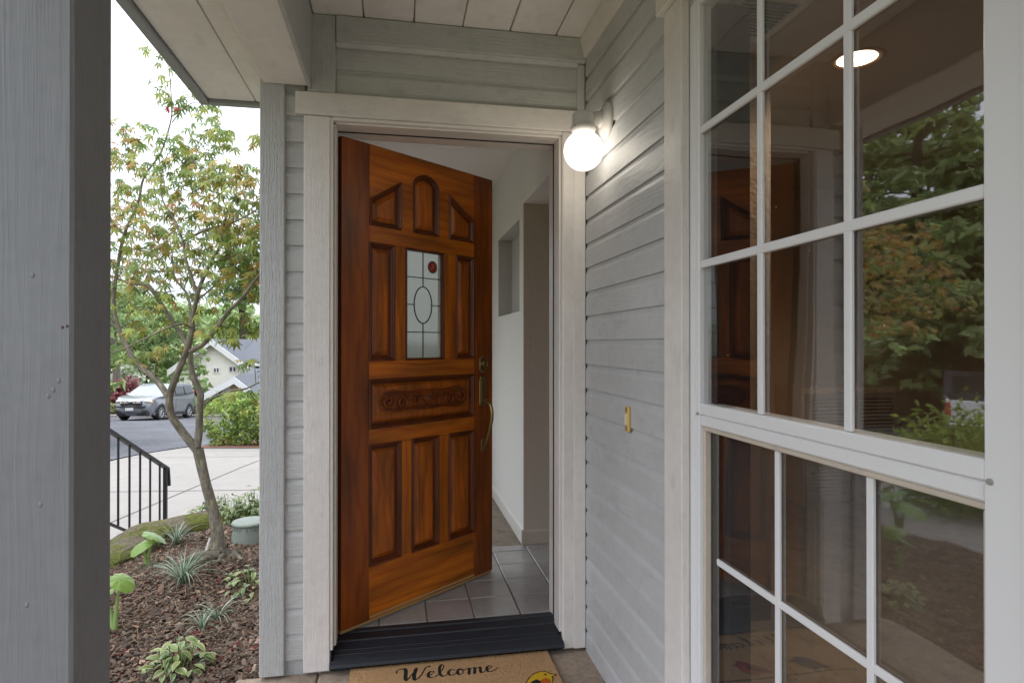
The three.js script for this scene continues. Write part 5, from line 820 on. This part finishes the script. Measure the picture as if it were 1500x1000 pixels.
// ================================================================== HOUSES ACROSS THE STREET
{ // cream house with grey roofs
  const t0 = 40, k = t0 / 900, [hx, hz] = spot3(0, t0), h = thing('cream_house', 'two storey cream house with grey roofs beyond the hedge', 'house', [hx, 0, hz], -YAW);
  const X = px => (px - 750) * k, Y = py => 1.28 + (503 - py) * k;
  const wallM = std([0.88, 0.84, 0.75], 0.8, { bumpMap: rep(orange, 1, 1), bumpScale: 0.004 }), roofM = std([0.13, 0.135, 0.15], 1, { bumpMap: rep(grain, 1, 1), bumpScale: 0.02 }), tanM = std([0.62, 0.46, 0.26], 0.8), white = std([0.78, 0.77, 0.74], 0.6), win = std([0.08, 0.09, 0.1], 0.12);
  const yg = -4.4, A = [318, 502];               // gable end facing the street
  const gx0 = X(262), gx1 = X(364), ax = X(313), ye = Y(537), ya = Y(500);
  put('wall', prism([[gx0, yg], [gx1, yg], [gx1, ye], [ax, ya], [gx0, ye]], -9, 0, 'z'), wallM, h);
  const slab = (xa, ya_, xb, yb, z0, z1, th, m, n, par = h) => put(n, prism([[xa, ya_], [xb, yb], [xb, yb + th], [xa, ya_ + th]], z0, z1, 'z'), m, par);
  const rf = slab(ax, ya + 0.02, gx1 + 0.5, ye - 0.36, -9.2, 0.45, 0.16, roofM, 'roof'); slab(ax, ya + 0.02, gx0 - 0.5, ye - 0.36, -9.2, 0.45, 0.16, roofM, 'roof');
  slab(ax, ya - 0.22, gx1 + 0.5, ye - 0.6, 0.452, 0.5, 0.4, white, 'rake_board'); slab(ax, ya - 0.22, gx0 - 0.5, ye - 0.6, 0.452, 0.5, 0.4, white, 'rake_board');
  // wing to the right: wall facing the street under a large roof slope
  put('wall', box(gx1 + 0.003, X(460), yg, Y(531), -7, -1.0, 'x', 0.01), wallM, h);
  put('roof', prism([[-0.4, Y(533)], [-5.2, Y(489)], [-5.2, Y(489) + 0.16], [-0.4, Y(533) + 0.16]], X(338), X(465), 'x'), roofM, h);
  put('fascia', box(X(360), X(465), Y(536.5), Y(532), -0.39, -0.33, 'x', 0.01), white, h);
  for (const [a, b, c, d, z] of [[312, 322, 538, 546.5, 0], [335, 347, 536, 545.5, 0], [365, 378, 546, 557, -1.0], [392, 410, 544, 558, -1.0], [283, 294, 538, 547, 0]]) { const f = put('window', [box(X(a), X(b), Y(c) - 0.07, Y(c), z + 0.002, z + 0.06), box(X(a), X(b), Y(d), Y(d) + 0.07, z + 0.002, z + 0.06), box(X(a), X(a) + 0.07, Y(d) + 0.07, Y(c) - 0.07, z + 0.002, z + 0.06), box(X(b) - 0.07, X(b), Y(d) + 0.07, Y(c) - 0.07, z + 0.002, z + 0.06), box((X(a) + X(b)) / 2 - 0.03, (X(a) + X(b)) / 2 + 0.03, Y(d) + 0.07, Y(c) - 0.07, z + 0.002, z + 0.05)], white, h); put('pane', box(X(a) + 0.07, X(b) - 0.07, Y(d) + 0.07, Y(c) - 0.07, z + 0.004, z + 0.02), win, f); }
  // garage in front with its own gable and porch roof
  const gz = 6.5, s = (t0 - gz) / t0, GX = px => (px - 750) * k * s, GY = py => 1.28 + (503 - py) * k * s, gg = -3.6;
  const pk = GX(349), py = GY(554), eL = GX(322), eR = GX(377), eY = GY(576);
  put('garage_wall', prism([[eL, gg], [eR, gg], [eR, eY], [pk, py], [eL, eY]], 1.5, gz, 'z'), wallM, h);
  put('gable_panel', prism([[GX(338), GY(575)], [GX(362), GY(575)], [GX(362), GY(569)], [pk, GY(559)], [GX(338), GY(568)]], gz + 0.002, gz + 0.05, 'z'), tanM, h);
  slab(pk, py, GX(300), GY(581) + 0.0, 0.6, gz + 0.5, 0.14, roofM, 'garage_roof'); slab(pk, py, eR + 0.4, eY - 0.3, 0.6, gz + 0.5, 0.14, roofM, 'garage_roof');
  put('lean_to_roof', prism([[gz - 0.3, GY(580)], [1.2, GY(549)], [1.2, GY(549) + 0.14], [gz - 0.3, GY(580) + 0.14]], GX(302), GX(349), 'x'), roofM, h);
  put('lean_to_wall', box(GX(306), eL - 0.003, gg, GY(581), 1.5, gz - 0.8, 'x', 0.01), wallM, h);
  put('side_roof', prism([[1.6, GY(563)], [0.05, GY(555)], [0.05, GY(555) + 0.14], [1.6, GY(563) + 0.14]], GX(358), GX(420), 'x'), roofM, h);
  slab(pk, py - 0.26, GX(300), GY(581) - 0.26, gz + 0.502, gz + 0.56, 0.38, white, 'garage_rake'); slab(pk, py - 0.26, eR + 0.4, eY - 0.56, gz + 0.502, gz + 0.56, 0.38, white, 'garage_rake');
  put('garage_door', box(GX(326), GX(372), gg, GY(588), gz + 0.052, gz + 0.09, 'x', 0.01), white, h);
}
{ // brown house seen only in the window glass
  const x0 = -18.2, z0 = -18.6, y = terrain(x0, z0) - 0.2, h = thing('brown_house', 'brown wooden house with a dark door mirrored in the window', 'house', [x0, y, z0], 0.75);
  const wm = std([0.3, 0.2, 0.14], 0.85, { bumpMap: rep(sawn, 0.4, 1), bumpScale: 0.01 }), dk = std([0.1, 0.06, 0.045], 0.6), rm = std([0.14, 0.12, 0.11], 0.95), wn = std([0.05, 0.055, 0.06], 0.1);
  put('wall', box(-8, 8, 0, 3.0, -6, 0, 'y', 0.01), wm, h);
  for (let i = 0; i < 26; i++) put('batten', box(-7.9 + i * 0.62, -7.86 + i * 0.62, 0, 2.95, 0.001, 0.03, 'y', 0.004), wm, h);
  put('roof', prism([[0.9, 2.8], [-3, 4.5], [-6.9, 2.8], [-6.9, 2.98], [-3, 4.7], [0.9, 2.98]], -8.6, 8.6, 'x'), rm, h);
  const d = put('door', box(-0.9, 0.1, 0, 2.1, 0.032, 0.07, 'y', 0.01), dk, h); for (const yy of [0.5, 1.3]) put('panel', box(-0.75, -0.05, yy, yy + 0.55, 0.071, 0.085, 'y', 0.008), dk, d);
  for (const xx of [1.6, 4.2, -4.4]) { const f = put('window', [box(xx, xx + 1.5, 0.9, 0.98, 0.032, 0.08), box(xx, xx + 1.5, 2.12, 2.2, 0.032, 0.08), box(xx, xx + 0.08, 0.98, 2.12, 0.032, 0.08), box(xx + 1.42, xx + 1.5, 0.98, 2.12, 0.032, 0.08), box(xx + 0.71, xx + 0.79, 0.98, 2.12, 0.032, 0.075)], dk, h); put('pane', box(xx + 0.08, xx + 1.42, 0.98, 2.12, 0.033, 0.05), wn, f); }
}
// ================================================================== VEHICLES
function wheel(parent, x, y, z, r, w) {
  const wh = new THREE.Group(); wh.name = 'wheel'; wh.position.set(x, y, z); parent.add(wh);
  const s = z > 0 ? 1 : -1;
  put('tyre', new THREE.LatheGeometry([[r * 0.66, -w / 2], [r * 0.92, -w / 2], [r, -w * 0.36], [r, w * 0.36], [r * 0.92, w / 2], [r * 0.66, w / 2]].map(p => new THREE.Vector2(...p)), 40).rotateX(Math.PI / 2), std([0.02, 0.02, 0.02], 0.85), wh);
  const al = std([0.55, 0.56, 0.58], 0.3, { metalness: 0.8 }), g = [new THREE.TorusGeometry(r * 0.63, r * 0.045, 8, 40).translate(0, 0, s * w * 0.42), new THREE.CylinderGeometry(r * 0.16, r * 0.16, 0.03, 20).rotateX(Math.PI / 2).translate(0, 0, s * w * 0.4)];
  for (let i = 0; i < 7; i++) g.push(box(-r * 0.07, r * 0.07, r * 0.1, r * 0.62, s * w * 0.36 - 0.012, s * w * 0.36 + 0.012, 'y', 0.006).rotateZ(i / 7 * 6.2832));
  put('rim', g.map(q => metreUV(q)), al, wh); put('brake_disc', new THREE.CircleGeometry(r * 0.66, 32).translate(0, 0, s * w * 0.12), std([0.06, 0.06, 0.065], 0.6), wh);
}
{ // silver sport utility car, nose towards +x, z across
  const [cx, cz] = spot3(-17.1, 29.6), y = terrain(cx, cz);
  const car = thing('silver_car', 'silver sport utility car parked on the far side of the street', 'car', [cx, y, cz], -1.72);
  car.rotation.z = 0;
  const paint = new THREE.MeshPhysicalMaterial({ color: lin(0.2, 0.21, 0.225), metalness: 0.4, roughness: 0.35, clearcoat: 1, clearcoatRoughness: 0.05, side: THREE.DoubleSide }), trimM = std([0.03, 0.03, 0.033], 0.6), glassM = std([0.035, 0.045, 0.05], 0.05), chrome = std([0.7, 0.7, 0.72], 0.15, { metalness: 1 });
  // body: side outline swept across the width, drawn in towards the nose and the roof
  const side = new THREE.Shape(); side.moveTo(-2.2, 0.34);
  side.lineTo(-2.22, 0.75); side.bezierCurveTo(-2.26, 1.0, -2.2, 1.1, -2.12, 1.2); side.bezierCurveTo(-2.0, 1.5, -1.9, 1.62, -1.55, 1.66); side.bezierCurveTo(-0.9, 1.72, -0.3, 1.7, 0.1, 1.63); side.bezierCurveTo(0.45, 1.54, 0.8, 1.28, 1.08, 1.1); side.bezierCurveTo(1.5, 1.06, 1.95, 1.0, 2.13, 0.86); side.bezierCurveTo(2.22, 0.74, 2.24, 0.6, 2.24, 0.42); side.lineTo(2.14, 0.26); side.lineTo(1.78, 0.26);
  side.absarc(1.34, 0.34, 0.41, -0.1, Math.PI + 0.1, false); side.lineTo(-0.9, 0.26); side.absarc(-1.3, 0.34, 0.41, -0.1, Math.PI + 0.1, false); side.lineTo(-2.2, 0.34);
  const shapeIt = g => { const p = g.attributes.position; for (let i = 0; i < p.count; i++) { let x = p.getX(i), yy = p.getY(i), z = p.getZ(i); let s = 1 - 0.2 * sstep(0.95, 1.75, yy) - 0.03 * sstep(0.55, 0.25, yy); s *= 1 - 0.2 * sstep(1.5, 2.3, x) * (0.6 + 0.4 * (1 - yy)) - 0.1 * sstep(-1.6, -2.3, x); p.setZ(i, z * s); if (Math.abs(x) > 1.7) p.setX(i, x - Math.sign(x) * 0.22 * Math.pow(Math.abs(z) / 0.9, 2) * sstep(1.6, 2.3, Math.abs(x))); } g.computeVertexNormals(); return g; };
  const bodyG = new THREE.ExtrudeGeometry(side, { depth: 1.68, steps: 14, bevelEnabled: true, bevelSize: 0.05, bevelThickness: 0.06, bevelSegments: 4, curveSegments: 24 }).translate(0, 0, -0.84); shapeIt(bodyG); put('body', bodyG, paint, car);
  // glass panels laid a little proud of the body skin
  const zAt = yy => 0.905 * (1 - 0.2 * sstep(0.95, 1.75, yy));
  const sideGlass = (pts, s, name) => { const t = [], q = pts.map(p => [p[0], p[1], s * (zAt(p[1]) + 0.004)]); const c = [q.reduce((a, p) => a + p[0], 0) / q.length, q.reduce((a, p) => a + p[1], 0) / q.length]; const cc = [c[0], c[1], s * (zAt(c[1]) + 0.006)]; for (let i = 0; i < q.length; i++) t.push(q[i], q[(i + 1) % q.length], cc); put(name, polyGeo(t), glassM, car); };
  for (const s of [-1, 1]) { sideGlass([[0.86, 1.13], [0.14, 1.13], [0.1, 1.55], [0.28, 1.49], [0.6, 1.31]], s, 'side_window'); sideGlass([[0.06, 1.13], [-0.8, 1.15], [-0.78, 1.6], [0.02, 1.57]], s, 'side_window'); sideGlass([[-0.88, 1.16], [-1.75, 1.26], [-1.5, 1.52], [-0.86, 1.6]], s, 'side_window'); }
  const ws = (pts, name) => { const t = []; for (let i = 0; i + 1 < pts.length; i++) for (let j = -3; j < 3; j++) { const P = (p, q) => { const w = p[2] * q / 3; return [p[0] - 0.07 * (q / 3) ** 2, p[1], w]; }; t.push(P(pts[i], j), P(pts[i], j + 1), P(pts[i + 1], j + 1), P(pts[i], j), P(pts[i + 1], j + 1), P(pts[i + 1], j)); } put(name, polyGeo(t), glassM, car); };
  ws([[1.06, 1.135, 0.78], [0.8, 1.315, 0.74], [0.5, 1.505, 0.69], [0.2, 1.63, 0.66]], 'windscreen'); 
  put('bumper', shapeIt(box(1.9, 2.37, 0.22, 0.47, -0.86, 0.86, 'z', 0.05)), trimM, car); put('bumper', shapeIt(box(-2.3, -2.0, 0.3, 0.62, -0.86, 0.86, 'z', 0.05)), trimM, car);
  for (const s of [-1, 1]) { put('sill', box(-0.88, 0.9, 0.2, 0.36, s * 0.86, s * 0.915, 'x', 0.02), trimM, car); put('headlight', new THREE.SphereGeometry(1, 20, 12).scale(0.16, 0.085, 0.16).rotateY(s * -0.5).translate(2.02, 0.86, s * 0.62), new THREE.MeshPhysicalMaterial({ color: lin(0.75, 0.72, 0.66), roughness: 0.1, clearcoat: 1 }), car); put('indicator', new THREE.SphereGeometry(1, 12, 8).scale(0.1, 0.05, 0.07).translate(1.98, 0.82, s * 0.74), std([0.8, 0.45, 0.15], 0.2), car); put('mirror', new THREE.SphereGeometry(1, 14, 10).scale(0.07, 0.09, 0.12).translate(0.72, 1.16, s * 1.0), paint, car); put('tail_light', box(-2.14, -2.02, 1.0, 1.4, s * 0.66 - 0.06, s * 0.66 + 0.06, 'y', 0.03), std([0.4, 0.02, 0.02], 0.2), car); put('fog_light', new THREE.CylinderGeometry(0.05, 0.05, 0.03, 16).rotateZ(Math.PI / 2).translate(2.26, 0.42, s * 0.56), chrome, car); put('roof_rail', taper([[-1.4, 1.69, s * 0.6], [-0.6, 1.745, s * 0.6], [0.0, 1.69, s * 0.58]], [0.02, 0.02, 0.02], 14, 6), trimM, car); put('door_handle', box(-0.14, 0.02, 0.97, 1.0, s * 0.903, s * 0.925, 'x', 0.008), paint, car); put('door_gap', [box(0.085, 0.095, 0.4, 1.1, s * 0.9, s * 0.9035, 'y', 0.001), box(0.99, 1.0, 0.5, 1.05, s * 0.895, s * 0.902, 'y', 0.001)], trimM, car); for (const x of [1.34, -1.3]) put('wheel_arch', new THREE.TorusGeometry(0.425, 0.03, 8, 30, Math.PI).translate(x, 0.34, s * 0.868), trimM, car); }
  const gr = put('grille', [box(2.14, 2.275, 0.66, 0.86, -0.46, 0.46, 'z', 0.02)], trimM, car); put('bar', [box(2.276, 2.295, 0.755, 0.785, -0.44, -0.08, 'z', 0.005), box(2.276, 2.295, 0.755, 0.785, 0.08, 0.44, 'z', 0.005), box(2.24, 2.295, 0.84, 0.855, -0.44, 0.44, 'z', 0.005)], chrome, gr); put('lower_intake', box(2.17, 2.315, 0.585, 0.645, -0.62, 0.62, 'z', 0.015), trimM, car);
  put('number_plate', box(2.33, 2.385, 0.44, 0.57, -0.17, 0.17, 'z', 0.004), std([0.75, 0.75, 0.74], 0.5), car); put('underside', box(-2.0, 1.9, 0.22, 0.3, -0.8, 0.8, 'x', 0.02), trimM, car);
  for (const x of [1.34, -1.3]) for (const s of [-1, 1]) wheel(car, x, 0.345, s * 0.78, 0.345, 0.23);
  // settle on the slope of the street
  const e = 1.3, dx = Math.cos(car.rotation.y) * e, dz = -Math.sin(car.rotation.y) * e; car.rotation.order = 'YXZ'; car.rotation.z = Math.atan2(terrain(cx + dx, cz + dz) - terrain(cx - dx, cz - dz), 2 * e); const ex = Math.sin(car.rotation.y) * 0.8, ez = Math.cos(car.rotation.y) * 0.8; car.rotation.x = -Math.atan2(terrain(cx + ex, cz + ez) - terrain(cx - ex, cz - ez), 1.6);
}
{ // white pickup seen in the glass: its tailgate towards the porch
  const x = 1.6 - 0.928 * 13.6, z = -0.838 * 13.6, y = terrain(x, z), t = thing('white_pickup', 'white pickup truck mirrored in the window beside the shrub', 'truck', [x, y, z], 0.76);
  const white = new THREE.MeshPhysicalMaterial({ color: lin(0.8, 0.8, 0.8), roughness: 0.3, clearcoat: 1, side: THREE.DoubleSide }), dark = std([0.03, 0.03, 0.03], 0.6);
  t.scale.setScalar(0.78);   // a small one; local +z is the tail
  put('bed', [box(-0.95, -0.85, 0.6, 1.18, -0.2, 2.3, 'z', 0.03), box(0.85, 0.95, 0.6, 1.18, -0.2, 2.3, 'z', 0.03), box(-0.85, 0.85, 0.6, 0.68, -0.2, 2.3, 'z', 0.01)], white, t);
  const tg = put('tailgate', box(-0.84, 0.84, 0.62, 1.16, 2.26, 2.33, 'x', 0.02), white, t); put('handle', box(-0.12, 0.12, 0.98, 1.04, 2.331, 2.35, 'x', 0.008), dark, tg);
  const cab = new THREE.Shape(); [[-0.25, 0.55], [-0.3, 1.15], [-0.42, 1.78], [-1.5, 1.8], [-2.1, 1.22], [-3.0, 1.1], [-3.05, 0.55]].forEach((p, i) => i ? cab.lineTo(...p) : cab.moveTo(...p)); put('cab', new THREE.ExtrudeGeometry(cab, { depth: 1.7, bevelEnabled: true, bevelSize: 0.04, bevelThickness: 0.05, bevelSegments: 3 }).translate(0, 0, -0.85).rotateY(-Math.PI / 2), std([0.05, 0.05, 0.055], 0.3), t);
  put('rear_window', box(-0.65, 0.65, 1.2, 1.68, -0.3, -0.235, 'x', 0.01), std([0.03, 0.035, 0.04], 0.05), t);
  put('bumper', box(-0.93, 0.93, 0.42, 0.58, 2.3, 2.46, 'x', 0.03), std([0.5, 0.5, 0.5], 0.25, { metalness: 1 }), t);
  for (const s of [-1, 1]) { put('tail_light', box(s * 0.9 - 0.055, s * 0.9 + 0.055, 0.72, 1.1, 2.301, 2.335, 'y', 0.01), std([0.5, 0.06, 0.03], 0.25), t); }
  const g = new THREE.Group(); g.rotation.y = Math.PI / 2; g.name = 'axles'; t.add(g); for (const xx of [1.9, -1.2]) for (const s of [-1, 1]) { wheel(t, 0, 0, s, 0.37, 0.25); const w = t.children[t.children.length - 1]; w.position.set(s * 0.84, 0.37, xx - 0.5); w.rotation.y = Math.PI / 2; }
  t.remove(g);
}
renderer.render(scene, camera);
